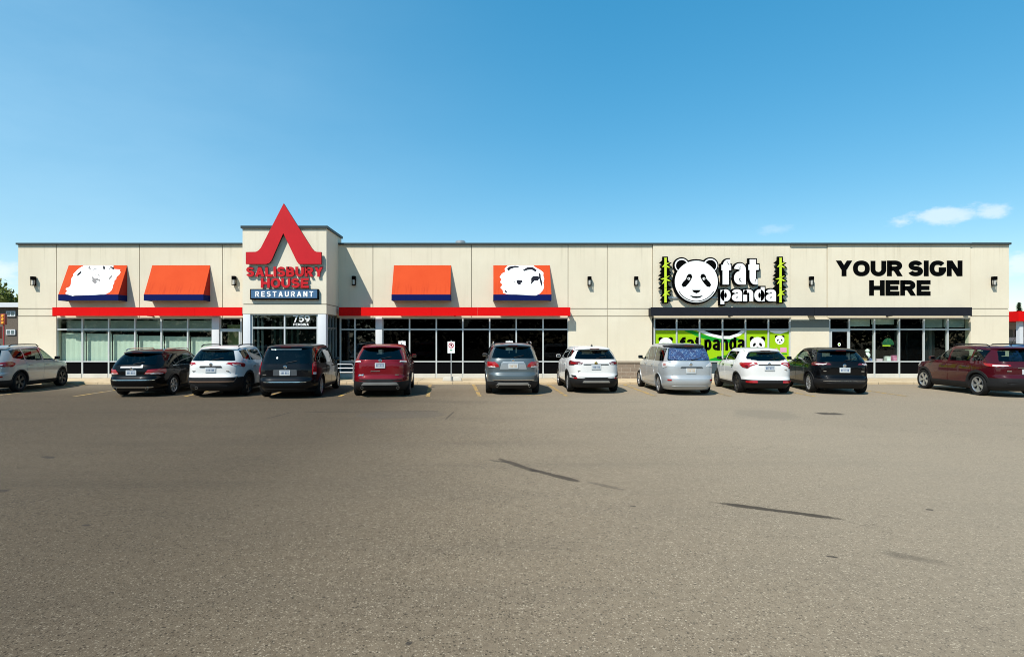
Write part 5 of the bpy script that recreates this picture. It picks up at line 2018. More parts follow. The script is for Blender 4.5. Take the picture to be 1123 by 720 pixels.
    tgp = [(-S.get('tgw', .72), bz + .07), (S.get('tgw', .72), bz + .07), (S.get('tgw', .72) + .02, belt - .1), (hb + .02, belt + .03), (-hb - .02, belt + .03), (-S.get('tgw', .72) - .02, belt - .1)]
    tail = patch(cs, tgp, 'x', .006, .015, False, .05, rnd=.04).build('tailgate', P, root)
    patch(cs, rear, 'x', .007, .014, False, .05, rnd=.06).build('rear_window', glb, tail)
    patch(cs, front, 'fx', .006, .012, False, .06, rnd=.05).build('windscreen', CG_CLEAR, root)
    # wiper
    wp_ = MB()
    pA = cs.pts('x', [0.02], rz0 + .03)[0]
    pB = cs.pts('x', [.36], rz0 + .10)[0]
    wp_.tube([(pA[0], pA[1] - .03, pA[2]), (pB[0], pB[1] - .03, pB[2])], .011, 6)
    wp_.build('wiper', TRIM, tail)
    # spoiler over the rear window
    if S.get('spoiler', .14) > 0:
        sl = S.get('spoiler', .14)
        sp_ = MB()
        hw_ = ht + .07
        ss = np.linspace(-hw_, hw_, 15)
        v, f = [], []
        for x in ss:
            k = (x / hw_) ** 2
            zz = zr + .045 - .028 * k
            yb_ = cs.pts('x', [x * .98], zr - .01)[0][1]
            v += [(x, yb_ - sl + .06 * k, zz - .035), (x, yb_ - sl + .05 + .06 * k, zz - .005), (x, yb_ + .16, zz + .028), (x, yb_ + .12, zz - .05)]
        for i in range(14):
            for k in range(4):
                f.append((4 * i + k, 4 * i + (k + 1) % 4, 4 * i + 4 + (k + 1) % 4, 4 * i + 4 + k))
        f += [(0, 3, 2, 1), (56, 57, 58, 59)]
        sp_.add(v, f, 0, True)
        spo = sp_.build('roof_spoiler', S.get('spmat', P), root, recalc=True)
        bl = MB()
        bl.box(-.16, .16, v[28][1] + .002, v[28][1] + .02, v[28][2] - .004, v[28][2] + .014)
        bl.build('brake_light', LENS_DARK, spo)
    # ---- bumper
    bw = W / 2 + ro - Ra - .30
    bp = patch(cs, [(-bw, c + .02), (bw, c + .02), (bw, bz), (-bw, bz)], 'q', .010, .02, False, .05, rnd=.03).build('rear_bumper', S.get('bumpmat', P), root)
    lo = S.get('lower', .44)
    patch(cs, [(-bw - .02, c + .0), (bw + .02, c + .0), (bw + .02, lo - .05), (W * .40, lo - .05), (W * .34, lo), (-W * .34, lo), (-W * .40, lo - .05), (-bw - .02, lo - .05)], 'q', .020, .03, False, .05, rnd=.02).build('lower_valance', clad, root)
    if S.get('skid'):
        sm_, zA, zB, hwk = S['skid']
        patch(cs, [(-hwk, zA), (hwk, zA), (hwk * .9, zB), (-hwk * .9, zB)], 'x', .030, .03, False, .05, rnd=.02).build('skid_plate', sm_, root)
    for (poly, mode, m_, nm, off) in S.get('extra', []):
        for fl in ((False, True) if mode in ('y', 'qs') else (False,)):
            patch(cs, poly, 'q' if mode == 'qs' else mode, off, .02, fl, .04, rnd=.012).build(nm, m_, root)
    for poly, m_, sub in S['lights']:
        for fl in (False, True):
            lo_ = patch(cs, poly, 'q', .016, .03, fl, .035, rnd=.02).build('tail_light', m_, root)
            for spoly, sm_ in sub:
                patch(cs, spoly, 'q', .021, .02, fl, .035, rnd=.012).build('lens', sm_, lo_)
    for sgn_ in (1, -1):
        if S.get('reflector'):
            z_ = S['reflector']
            patch(cs, [(W * .36, z_), (W * .45, z_), (W * .45, z_ + .05), (W * .36, z_ + .05)], 'q', .024, .02, sgn_ < 0, .04, rnd=.01).build('reflector', LENS_RED, root)
    # ---- plate
    pzc = S.get('platez', .88)
    yb_ = cs.pts('x', [0.0], pzc)[0][1]
    pr = MB()
    pr.box(-.165, .165, yb_ - .030, yb_ - .010, pzc - .085, pzc + .085)
    plo = pr.build('licence_plate', PLATE, tail, bevel=.006)
    pm = MB()
    for k in range(6):
        x = -.11 + k * .04 + (.015 if k > 2 else 0)
        pm.box(x - .013, x + .010, yb_ - .0335, yb_ - .0312, pzc - .035, pzc + .03)
    pm.box(-.14, .14, yb_ - .0335, yb_ - .0312, pzc + .05, pzc + .065)
    pm.build('plate_print', S.get('platem', PLATE_MARK), plo)
    if S.get('platebar'):
        m_, z_, hw_ = S['platebar']
        patch(cs, [(-hw_, z_), (hw_, z_), (hw_ * .94, z_ + .045), (-hw_ * .94, z_ + .045)], 'x', .028, .04, False, .05, rnd=.01).build('trim_bar', m_, tail)
    ez = S.get('emblem', .99)
    if ez:
        ye = cs.pts('x', [0.0], ez)[0][1]
        em = MB()
        em.lathe([(-.022, 0), (-.022, .045), (-.010, .058), (.01, .058)], 20, 'y', (0, ye, ez))
        em.build('emblem', S.get('embm', CHROME), tail)
    # badges
    for (x, z, ww) in S.get('badges', []):
        yb2 = cs.pts('x', [x], z)[0][1]
        b_ = MB()
        b_.box(x - ww / 2, x + ww / 2, yb2 - .014, yb2 - .004, z - .015, z + .015)
        b_.build('badge', CHROME, tail)
    # ---- exhausts
    for x in S.get('exhaust', []):
        e_ = MB()
        e_.lathe([(0, .045), (.0, .036), (.25, .036)], 16, 'y', (x, .05, c + .09))
        e_.lathe([(0, .045), (.25, .045)], 16, 'y', (x, .05, c + .09))
        e_.build('exhaust_pipe', CHROME, root)
    # ---- underbody block
    ub = MB()
    ub.box(-W * .36, W * .36, ro - .5, L - .5, c - .05, c + .12)
    ub.tube([(-W * .42, ro, R), (W * .42, ro, R)], .06, 8)
    ub.build('underbody', UNDER, root)
    # ---- wheels, arches, wells
    for flip in (False, True):
        s = -1 if flip else 1
        for ya in (yr_ax, yf_ax):
            # well liner
            wl = MB()
            n = 18
            v = []
            xo = cs.pts('y', [ya], min(R + Ra * .9, belt - .05))[0][0]
            xs2 = cs.pts('y', [ya], R)[0][0] - .015
            for i in range(n + 1):
                t_ = math.radians(-25 + 230 * i / n)
                yy, zz = ya + Ra * math.cos(t_), R + Ra * math.sin(t_)
                xx = cs.pts('y', [yy], max(zz, c))[0][0] - .004
                v += [(s * xx, yy, zz), (s * (W / 2 - .42), yy, zz)]
            f = [(2 * i, 2 * i + 2, 2 * i + 3, 2 * i + 1) for i in range(n)]
            wl.add(v, f, 0, True)
            wl.add([(s * (W / 2 - .42), v[2 * i][1], v[2 * i][2]) for i in range(n + 1)], [tuple(range(n + 1))])
            wl.build('wheel_well', UNDER, root)
            # arch trim
            at_ = MB()
            aw = S.get('archw', .05)
            v = []
            n = 26
            t0 = math.degrees(math.asin(max(-.9, (c + .03 - R) / Ra)))
            for i in range(n + 1):
                t_ = math.radians(t0 + (180 - 2 * t0) * i / n)
                for rr, off in ((Ra - .012, -.03), (Ra - .008, .016), (Ra + aw, .016), (Ra + aw + .004, -.004)):
                    yy, zz = ya + rr * math.cos(t_), max(R + rr * math.sin(t_), c + .005)
                    p = cs.pts('y', [yy], min(zz, belt))[0]
                    v.append((s * (p[0] + off), yy, zz))
            f = []
            for i in range(n):
                for k in range(3):
                    a = 4 * i + k
                    f.append((a, a + 1, a + 5, a + 4) if s > 0 else (a, a + 4, a + 5, a + 1))
            at_.add(v, f, 0, True)
            at_.build('wheel_arch', S.get('archm', clad), root)
            disc, tyre, rim = wheel_meshes(R, .225, S.get('rim', 'five'), S.get('rimm', RIM))
            xw = W / 2 * .985 - .225 / 2 - .012
            wo_ = link('wheel', disc, root, (s * xw, ya, R))
            wo_.rotation_euler = (random.uniform(0, 6), 0, 0 if s > 0 else math.pi)
            link('tyre', tyre, wo_)
            link('rim', rim, wo_)
        # sill cladding
        patch(cs, [(yr_ax + Ra + .02, c + .01), (yf_ax - Ra - .02, c + .01), (yf_ax - Ra - .02, c + S.get('sill', .13)), (yr_ax + Ra + .02, c + S.get('sill', .13))], 'y', .014, .02, flip, .08, rnd=.01).build('sill', clad, root)
        # mirror
        mr = MB()
        ym = yfb - .42
        xm = cs.pts('y', [ym], belt)[0][0]
        zz = belt + .09
        mr.box(s * (xm + .04) if s > 0 else -(xm + .205), (xm + .205) if s > 0 else -(xm + .04), ym - .05, ym + .08, zz - .065, zz + .06)
        mo = mr.build('mirror', S.get('mirm', P), root, bevel=.035)
        mb_ = MB()
        mb_.tube([(s * (xm - .03), ym + .03, belt + .01), (s * (xm + .10), ym + .03, zz - .04)], .022, 8)
        mb_.build('mirror_arm', TRIM, mo)
        mg = MB()
        x0_, x1_ = sorted((s * (xm + .06), s * (xm + .19)))
        mg.box(x0_, x1_, ym - .056, ym - .051, zz - .045, zz + .040)
        mg.build('mirror_glass', mat('mirror_glass', (0.10, 0.11, 0.12), .05, metal=1), mo)
        # headlight wrapping the front corner
        patch(cs, [(L - .62, cs.hz - .10), (L - .24, cs.hz - .20), (L - .22, cs.hz - .10), (L - .50, cs.hz - .03)], 'y', .010, .02, flip, .04, rnd=.02).build('headlight', LENS_WHITE, root)
    # ---- roof rails
    if S.get('rails'):
        for s in (1, -1):
            rr_ = MB()
            xr = W / 2 * (S.get('rw', .74) - .085)
            ya, yb2 = S.get('tg', 0) + rs + .40, yfr - .20
            zz = H - .035
            hh = .055
            pts = [(s * xr, ya, zz), (s * xr, ya + .14, zz + hh)] + [(s * xr, ya + .14 + (yb2 - ya - .28) * k / 6, zz + hh + .012 * math.sin(math.pi * k / 6)) for k in range(1, 6)] + [(s * xr, yb2 - .14, zz + hh), (s * xr, yb2, zz - .01)]
            rr_.tube(pts, .019, 8)
            rr_.build('roof_rail', S['rails'], root)
    if S.get('antenna'):
        an = MB()
        if S['antenna'] == 'fin':
            an.add([(-.025, rs + .42, H - .01), (.025, rs + .42, H - .01), (.02, rs + .62, H - .01), (-.02, rs + .62, H - .01), (0, rs + .44, H + .08)], [(0, 1, 4), (1, 2, 4), (2, 3, 4), (3, 0, 4)])
        else:
            an.tube([(.2, rs + .6, H - .01), (.2, rs + .45, H + .22)], [.01, .004], 6)
            an.tube([(.2, rs + .6, H - .02), (.2, rs + .58, H + .02)], [.025, .015], 8)
        an.build('antenna', TRIM, root)
    # ---- place so that the rear axle midpoint is at (X, Y)
    a = math.radians(ang)
    X, Y = S['pos']
    root.rotation_euler = (0, 0, a)
    root.location = (X + math.sin(a) * ro, Y - math.cos(a) * ro, 0.006)
    return root, cs


def lp(*p):
    return list(p)


P_SILVERGREY = paint('warm_silver', (0.42, 0.41, 0.385), .45, .42)
P_BLACK = paint('black', (0.002, 0.002, 0.0025))
P_WHITE = paint('white', (0.60, 0.60, 0.585))
P_VAN = paint('blue_black', (0.003, 0.0035, 0.005))
P_RED = paint('ruby', (0.135, 0.003, 0.007), .1)
P_STEEL = paint('steel_grey', (0.085, 0.105, 0.112), .4, .36)
P_SILVER = paint('silver', (0.40, 0.42, 0.43), .45, .42)
P_MAROON = paint('maroon', (0.045, 0.003, 0.006), .0)
P_BLUE = paint('far_blue', (0.012, 0.03, 0.11), .2)

CARS = []
# 1 silver SUV at the far left
CARS.append(dict(name='parked_suv', cat='SUV', label='silver grey SUV with dark wheels parked at the far left end', paint=P_SILVERGREY, L=4.70, W=1.88, H=1.68, belt=1.08, ro=.98, wb=2.70, wr=.36,
                 rs=.42, cpil=.30, dp=.62, kick=.13, rimm=RIM_DARK, rim='double', archm=TRIM, archw=.035, clad=TRIM, rails=TRIM, pos=(-17.85, 20.5), yaw=9.5, gf=CG_CLEAR, gr=CG_MID, platez=.92,
                 lights=[(lp((.50, .96), (.86, .92), (1.18, .93), (1.30, 1.02), (1.12, 1.10), (.84, 1.10), (.54, 1.04)), LENS_RED, [(lp((.60, .985), (.80, .97), (.80, 1.01), (.60, 1.02)), LENS_WHITE)])],
                 bump=.64, lower=.50, skid=(METAL_GREY, .27, .36, .5), mirm=TRIM, reflector=.56))
# 2 black wagon
CARS.append(dict(name='parked_wagon', cat='car', label='black estate wagon with a silver strip low on its bumper, left of a white SUV', paint=P_BLACK, L=4.90, W=1.86, H=1.55, belt=1.0, ro=1.05, wb=2.87, wr=.335,
                 rs=.46, cpil=.42, dp=.80, quarter=True, rim='seven', rails=CHROME, pos=(-11.72, 19.6), yaw=3, gr=CG_DARK, gf=CG_MID, gb=CG_DARK, platez=.80, tgw=.66, rwb=.68, rwt=.55, clear=.20, bump=.58, archm=P_BLACK, archw=.02, clad=TRIM, sill=.08,
                 chromeline=True, emblem=.93,
                 lights=[(lp((.40, .76), (.86, .73), (1.14, .78), (1.12, .92), (.86, .93), (.52, .91)), LENS_RED, [(lp((.42, .77), (.86, .745), (1.0, .76), (1.0, .79), (.44, .80)), LENS_WHITE)])],
                 extra=[(lp((-.62, .32), (.62, .32), (.66, .36), (-.66, .36)), 'x', CHROME, 'bumper_strip', .032), (lp((-.7, .55), (.7, .55), (.7, .57), (-.7, .57)), 'x', CHROME, 'bumper_trim', .016)],
                 platebar=(METAL_GREY, .955, .36), exhaust=[-.5, .5], lower=.34))
# 3 white SUV, two tone tail
CARS.append(dict(name='parked_suv', cat='SUV', label='white SUV with red tail strips and black bumper, left of the black minivan', paint=P_WHITE, L=4.60, W=1.86, H=1.69, belt=1.14, ro=.97, wb=2.69, wr=.37,
                 rs=.40, cpil=.26, dp=.60, kick=.10, rim='five', rimm=RIM_DARK, rails=TRIM, pos=(-9.06, 19.4), yaw=3, gb=CG_MID, platez=.90, bump=.66, bumpmat=TRIM, lower=.46, rwb=.70, rwt=.55,
                 lights=[(lp((.46, 1.07), (.78, 1.05), (1.16, .97), (1.26, 1.05), (1.12, 1.11), (.80, 1.145), (.48, 1.13)), LENS_RED, [(lp((.62, 1.06), (.80, 1.055), (.98, 1.02), (.98, 1.055), (.66, 1.095)), LENS_WHITE)])],
                 extra=[(lp((-.36, .985), (.36, .985), (.33, 1.03), (-.33, 1.03)), 'x', TRIM, 'tailgate_trim', .026), (lp((-.74, .50), (.74, .50), (.70, .545), (-.70, .545)), 'x', mat('tan_reflector', (0.12, 0.075, 0.05), .4), 'bumper_strip', .028),
                        (lp((.70, .46), (.86, .42), (.98, .62), (.84, .68)), 'qs', TRIM, 'bumper_corner', .03)],
                 badges=[(-.52, .86, .14), (.52, .86, .12)], emblem=1.075, exhaust=[-.45], mirm=P_WHITE, archw=.065, platem=PLATE_MARK))
# 4 black minivan
CARS.append(dict(name='parked_minivan', cat='minivan', label='black minivan with upright red tail lights and a white sticker on its rear window', paint=P_VAN, L=5.15, W=1.98, H=1.74, belt=1.08, ro=1.02, wb=3.08, wr=.35,
                 rs=.22, cpil=.55, dp=.36, dpt=.12, rim='ten', pos=(-6.53, 19.05), yaw=4.5, gb=CG_DARK, gr=CG_DARK, gf=CG_DARK, platez=.83, bump=.56, rwb=.74, rwt=.66, rw=.80, rw0=.03, rw1=.02, archm=P_VAN, archw=.02, sill=.08, cowl=.95, ws=1.05, nr=5.6, tgw=.76,
                 lights=[(lp((.86, .76), (1.06, .76), (1.08, 1.16), (.98, 1.17), (.88, 1.12)), LENS_RED, [(lp((.89, .77), (1.04, .77), (1.04, .84), (.89, .84)), LENS_WHITE)])],
                 extra=[(lp((-.66, .525), (.66, .525), (.66, .548), (-.66, .548)), 'x', CHROME, 'bumper_trim', .016), (lp((-.37, .74), (.37, .74), (.36, .93), (-.36, .93)), 'x', mat('plate_recess', (0.05, 0.055, 0.06), .4), 'plate_recess', .010),
                        (lp((-.50, 1.555), (.46, 1.555), (.46, 1.585), (-.50, 1.585)), 'x', WHITE, 'window_banner_strip', .012), (lp((-.32, 1.30), (-.27, 1.26), (-.22, 1.30), (-.27, 1.34)), 'x', WHITE, 'window_sticker', .012)],
                 emblem=1.01, spoiler=.12, badges=[(-.62, .77, .16)], lower=.34))
# 5 ruby red SUV
CARS.append(dict(name='parked_suv', cat='SUV', label='bright ruby red SUV with twin exhausts, left of the empty stall', paint=P_RED, L=4.78, W=1.93, H=1.74, belt=1.18, ro=1.0, wb=2.85, wr=.375,
                 rs=.44, cpil=.26, dp=.62, kick=.10, rim='five', pos=(-3.60, 19.5), yaw=5, gb=CG_MID, platez=1.04, bump=.62, bumpmat=P_RED, lower=.60, rwb=.72, rwt=.58, spoiler=.18, rw=.76,
                 lights=[(lp((.0, 1.165), (.52, 1.15), (.96, 1.10), (1.14, 1.14), (1.0, 1.235), (.52, 1.215), (.0, 1.195)), LENS_RED, [(lp((.62, 1.15), (.96, 1.12), (1.02, 1.17), (.66, 1.20)), LENS_WHITE)])],
                 extra=[(lp((-.60, .42), (.60, .42), (.52, .50), (-.52, .50)), 'x', METAL_GREY, 'skid_plate', .034), (lp((-.72, .69), (-.50, .70), (-.52, .77), (-.70, .76)), 'x', CHROME, 'chrome_patch', .012)],
                 badges=[(.52, .74, .16), (-.15, .86, .30)], emblem=1.19, exhaust=[-.58, .58], archm=TRIM, archw=.03))
# 6 steel grey SUV
CARS.append(dict(name='parked_suv', cat='SUV', label='steel grey SUV with wide red tail lights, right of the empty stall', paint=P_STEEL, L=4.80, W=1.93, H=1.78, belt=1.20, ro=.96, wb=2.91, wr=.385,
                 rs=.36, cpil=.24, dp=.58, rim='ten', rails=CHROME, pos=(.86, 20.25), yaw=0.3, gb=CG_MID, platez=.98, bump=.66, bumpmat=P_STEEL, lower=.50, rwb=.73, rwt=.60, rw=.77, archm=P_STEEL, archw=.025, tgw=.60,
                 lights=[(lp((.46, .95), (.88, .93), (1.16, .96), (1.12, 1.12), (.86, 1.12), (.62, 1.13), (.52, 1.06)), LENS_RED, [(lp((.60, .95), (.86, .94), (1.0, .945), (1.0, .975), (.62, .985)), LENS_WHITE)])],
                 extra=[(lp((-.70, .505), (.70, .505), (.70, .535), (-.70, .535)), 'x', CHROME, 'bumper_trim', .018), (lp((-.46, .88), (.46, .88), (.40, 1.10), (-.40, 1.10)), 'x', mat('plate_surround', (0.35, 0.37, 0.38), .35, metal=.5), 'plate_surround', .010), (lp((-.56, .36), (.56, .36), (.5, .43), (-.5, .43)), 'x', METAL_GREY, 'skid_plate', .034)],
                 platebar=(METAL_GREY, 1.085, .38), exhaust=[-.55, .55], emblem=1.18, spoiler=.15, platem=mat('plate_tan', (0.45, 0.33, 0.2), .6)))
# 7 white SUV
CARS.append(dict(name='parked_suv', cat='SUV', label='white SUV with dark tail lights and a small gold emblem, right of the grey SUV', paint=P_WHITE, L=4.65, W=1.84, H=1.66, belt=1.15, ro=.96, wb=2.73, wr=.36,
                 rs=.42, cpil=.26, dp=.62, kick=.12, rim='double', pos=(3.78, 20.75), yaw=0, gb=CG_DARK, gr=CG_DARK, platez=.93, bump=.60, bumpmat=P_WHITE, lower=.58, rwb=.72, rwt=.56, spoiler=.17,
                 lights=[(lp((.44, 1.03), (.80, .99), (1.16, .98), (1.22, 1.10), (1.04, 1.15), (.74, 1.13), (.46, 1.09)), LENS_DARK, [(lp((.66, 1.05), (.98, 1.03), (1.0, 1.07), (.68, 1.085)), LENS_RED), (lp((.48, 1.04), (.62, 1.025), (.62, 1.055), (.50, 1.065)), LENS_WHITE)])],
                 extra=[(lp((-.44, 1.005), (.44, 1.005), (.44, 1.035), (-.44, 1.035)), 'x', TRIM, 'tailgate_trim', .02), (lp((-.48, .40), (.48, .40), (.44, .46), (-.44, .46)), 'x', METAL_GREY, 'skid_plate', .034), (lp((.68, .58), (.96, .58), (.96, .65), (.72, .63)), 'qs', TRIM, 'bumper_corner', .02)],
                 badges=[(-.56, .80, .16)], emblem=1.06, embm=mat('gold_emblem', (0.6, 0.42, 0.12), .25, metal=1), antenna='fin', reflector=.52))
# 8 silver minivan
CARS.append(dict(name='parked_minivan', cat='minivan', label='silver minivan with a blue patterned sunshade across its rear window', paint=P_SILVER, L=4.80, W=1.80, H=1.76, belt=1.12, ro=1.0, wb=2.95, wr=.33,
                 rs=.34, cpil=.50, dp=.44, dpt=.16, rim='double', pos=(6.88, 20.1), yaw=-2, gb=CG_CLEAR, gr=CG_MID, gf=CG_CLEAR, platez=.84, bump=.56, bumpmat=P_SILVER, lower=.33, rwb=.72, rwt=.62, rw=.80, clear=.20, archm=P_SILVER, archw=.02, clad=P_SILVER, sill=.10, cowl=.85, ws=1.15, nr=5.2, mirm=TRIM,
                 lights=[(lp((.50, .98), (.80, .96), (1.02, .92), (1.12, 1.06), (.98, 1.14), (.76, 1.13), (.58, 1.06)), mat('pale_clear_lens', (0.50, 0.50, 0.50), .12, coat=.8), [(lp((.84, 1.0), (.98, .98), (1.02, 1.06), (.88, 1.08)), mat('faded_red_lens', (0.32, 0.14, 0.13), .2, coat=.5))])],
                 extra=[(lp((-.36, .935), (.40, .935), (.36, .97), (-.32, .97)), 'x', TRIM, 'tailgate_trim', .026)], emblem=1.05, reflector=.50, spoiler=.15, spmat=TRIM, platem=mat('plate_tan', (0.45, 0.33, 0.2), .6), antenna=None))
# 9 white crossover
CARS.append(dict(name='parked_crossover', cat='crossover', label='white crossover with angular red tail lights, between silver minivan and black crossover', paint=P_WHITE, L=4.30, W=1.77, H=1.60, belt=1.09, ro=.88, wb=2.61, wr=.335,
                 rs=.52, cpil=.18, dp=.72, kick=.16, quarter=False, rim='five', rimm=RIM_DARK, pos=(9.78, 20.35), yaw=-7, gb=CG_MID, gr=CG_DARK, gf=CG_CLEAR, platez=.90, bump=.50, bumpmat=TRIM, lower=.42, rwb=.68, rwt=.52, rw0=.07, rw1=.05, rwk=.06, handle=TRIM, archw=.04, mirm=TRIM,
                 lights=[(lp((.36, 1.04), (.56, .99), (.72, .88), (.92, .92), (1.16, 1.04), (1.02, 1.09), (.70, 1.07), (.40, 1.08)), LENS_RED, [(lp((.66, .91), (.76, .90), (.84, .99), (.70, 1.0)), LENS_DARK), (lp((.44, 1.045), (.62, 1.0), (.66, 1.03), (.48, 1.065)), LENS_WHITE)])],
                 extra=[(lp((.40, .40), (.80, .40), (.80, .47), (.42, .46)), 'qs', LENS_RED, 'lower_reflector', .026), (lp((-.36, 1.0), (.36, 1.0), (.36, 1.03), (-.36, 1.03)), 'x', TRIM, 'tailgate_trim', .022)], emblem=1.04, spoiler=.14, badges=[(.52, .86, .12)]))
# 10 black crossover
CARS.append(dict(name='parked_crossover', cat='crossover', label='black crossover with a blue licence plate in front of the right shop door', paint=P_BLACK, L=4.40, W=1.84, H=1.60, belt=1.08, ro=.90, wb=2.65, wr=.355,
                 rs=.46, cpil=.20, dp=.62, kick=.10, rim='ten', rails=None, pos=(12.40, 20.3), yaw=-12, gb=CG_MID, gr=CG_CLEAR, gf=CG_CLEAR, platez=.84, bump=.54, bumpmat=TRIM, lower=.46, rwb=.70, rwt=.55, archw=.05,
                 lights=[(lp((.40, 1.02), (.74, .98), (1.14, .98), (1.18, 1.06), (.96, 1.11), (.66, 1.09), (.42, 1.06)), LENS_DARK, [(lp((.52, 1.025), (.80, 1.0), (.94, 1.005), (.92, 1.04), (.56, 1.055)), LENS_WHITE)])],
                 extra=[(lp((-.66, .46), (.66, .46), (.66, .475), (-.66, .475)), 'x', CHROME, 'bumper_trim', .016)], emblem=.99, spoiler=.16, platem=PLATE_MARK, badges=[(-.58, .80, .14), (.55, .80, .12)]))
# 11 maroon SUV
CARS.append(dict(name='parked_suv', cat='SUV', label='dark maroon SUV with silver wheels and roof rails at the far right', paint=P_MAROON, L=4.62, W=1.86, H=1.70, belt=1.12, ro=.95, wb=2.71, wr=.365,
                 rs=.38, cpil=.30, dp=.66, kick=.03, rim='double', rimm=RIM, rails=TRIM, pos=(17.55, 19.3), yaw=-5, gb=CG_CLEAR, gr=CG_CLEAR, gf=CG_MID, platez=.84, bump=.62, bumpmat=TRIM, lower=.50, rwb=.70, rwt=.56, sill=.20, archw=.075,
                 lights=[(lp((.46, 1.01), (.80, .98), (1.16, 1.0), (1.24, 1.10), (1.0, 1.10), (.70, 1.085), (.48, 1.06)), LENS_RED, [(lp((.50, 1.02), (.84, .99), (.94, 1.0), (.94, 1.05), (.54, 1.05)), LENS_WHITE)])],
                 antenna='rod', mirm=P_MAROON, emblem=None, badges=[(-.5, .86, .2)], handle=P_MAROON, extra=[(lp((-.3, .95), (.3, .95), (.3, .975), (-.3, .975)), 'x', CHROME, 'tailgate_trim', .02)]))
# cars far behind on the right
CARS.append(dict(name='parked_car', cat='car', label='white car parked far behind, at the right end of the building', paint=P_WHITE, L=4.5, W=1.8, H=1.50, belt=.98, ro=.95, wb=2.65, wr=.33, rs=.5, pos=(33.6, 36.0), yaw=90, lights=[(lp((.5, .8), (.9, .8), (.9, .95), (.5, .95)), LENS_RED, [])], bump=.55))
CARS.append(dict(name='parked_car', cat='car', label='dark blue car parked far behind, just past the right corner of the building', paint=P_BLUE, L=4.6, W=1.82, H=1.62, belt=1.02, ro=.95, wb=2.65, wr=.34, rs=.45, pos=(29.6, 32.5), yaw=170, lights=[(lp((.5, .8), (.9, .8), (.9, .95), (.5, .95)), LENS_RED, [])], bump=.55))

BUILT = []
for S in CARS:
    BUILT.append(make_car(S))

# the sunshade inside the silver minivan's rear window
vr, vcs = BUILT[7]


def shade_mat():
    m = bpy.data.materials.new('blue_patterned_fabric')
    m.use_nodes = True
    t = NT(m.node_tree)
    b = m.node_tree.nodes['Principled BSDF']
    b.inputs['Roughness'].default_value = .8
    o = t.new('ShaderNodeTexCoord').outputs['Object']
    vo = t.new('ShaderNodeTexVoronoi')
    vo.inputs['Scale'].default_value = 19
    t.link(t.mapping(o, scale=(1, 1, 1.5)), vo.inputs['Vector'])
    k = t.math('SUBTRACT', 1.0, t.ramp(vo.outputs['Distance'], .2, .36))
    wv = t.noise(o, 7, 3, .6)
    c = t.mix(t.ramp(wv, .4, .6), (0.006, 0.022, 0.085, 1), (0.012, 0.055, 0.155, 1))
    t.link(t.mix(t.math('MULTIPLY', k, .5), c, (0.26, 0.38, 0.50, 1)), b.inputs['Base Color'])
    return m


zA, zB = CARS[7]['belt'] + .07, vcs.zr - .06
shade = patch(vcs, [(-.69, zA), (.69, zA), (.60, zB), (-.60, zB)], 'x', .014, .006, False, .05, rnd=.05)
o = shade.build('window_shade', shade_mat())
o.parent = vr


# ------------------------------------------------------------------ background left
YB_ = 50.0
bb = thing('brick_building', 'dark brown brick building with white windows and a white eave far behind the left end', 'building', (PX(-30, YB_), YB_, 0))
bxx = lambda p: PX(p, YB_) - PX(-30, YB_)
bzp = lambda p: PZ(p, YB_)
a = MB()
a.box(bxx(-160), bxx(60), 0, 9, 0, bzp(337))
a.build('wall', BRICK_DARK, bb)
a = MB()
a.box(bxx(-165), bxx(62), -.5, 9.5, bzp(337) + .002, bzp(332))
a.build('eave', WHITE_PAINT, bb)
a = MB()
a.add([(bxx(-160), 0, bzp(332) + .002), (bxx(60), 0, bzp(332) + .002), (bxx(60), 9, bzp(332) + .002), (bxx(-160), 9, bzp(332) + .002)], [(0, 1, 2, 3)])
a.build('roof', JOINT, bb)
for wx in (12.5, -14, -40, 38):
    for (ya, yb) in ((341, 347), (361, 367)):
        a = MB()
        a.box(bxx(wx - 5), bxx(wx + 5), -.10, .05, bzp(yb), bzp(ya))
        wo2 = a.build('window', WHITE_PAINT, bb)
        for s in (-1, 1):
            a = MB()
            a.box(bxx(wx + s * 2.3 - 1.7), bxx(wx + s * 2.3 + 1.7), -.112, -.102, bzp(yb - 1), bzp(ya + 1))
            a.build('pane', mat('far_window_glass', (0.10, 0.14, 0.15), .15), wo2)


def signal(px, py, Y, label):
    r = thing('traffic_signal', label, 'traffic light', (PX(px, Y), Y, 0), 0, 'small signals in front of the brick building')
    z = PZ(py, Y)
    a = MB()
    a.box(-.17, .17, -.12, .12, z - .42, z + .42)
    hs_ = a.build('housing', mat('signal_housing', (0.30, 0.04, 0.015), .5), r, bevel=.03)
    for k in (-1, 0, 1):
        a = MB()
        a.lathe([(-.16, 0), (-.15, .09), (-.12, .11), (-.10, .11)], 14, 'y', (0.0, 0, z + k * .26))
        a.build('lens', mat('amber_lens', (0.75, 0.35, 0.03), .3), hs_)
    a = MB()
    a.tube([(0, .0, 0), (0, 0, z - .42)], .05, 8)
    a.build('pole', mat('signal_pole', (0.35, 0.03, 0.03), .5), r)


signal(4.2, 350, 44, 'red signal with three amber lenses, right one of two before the brick building')
signal(-1.5, 364.5, 40, 'red signal with three amber lenses cut by the left edge of the photo')


# ------------------------------------------------------------------ trees
def leaf_mat(name, a_, b_):
    m = bpy.data.materials.new(name)
    m.use_nodes = True
    t = NT(m.node_tree)
    b = m.node_tree.nodes['Principled BSDF']
    b.inputs['Roughness'].default_value = .6
    b.inputs['Specular IOR Level'].default_value = .2
    g_ = t.new('ShaderNodeNewGeometry').outputs['Position']
    t.link(t.mix(t.ramp(t.noise(g_, .8, 4), .3, .7), (*a_, 1), (*b_, 1)), b.inputs['Base Color'])
    MAT[name] = m
    return m


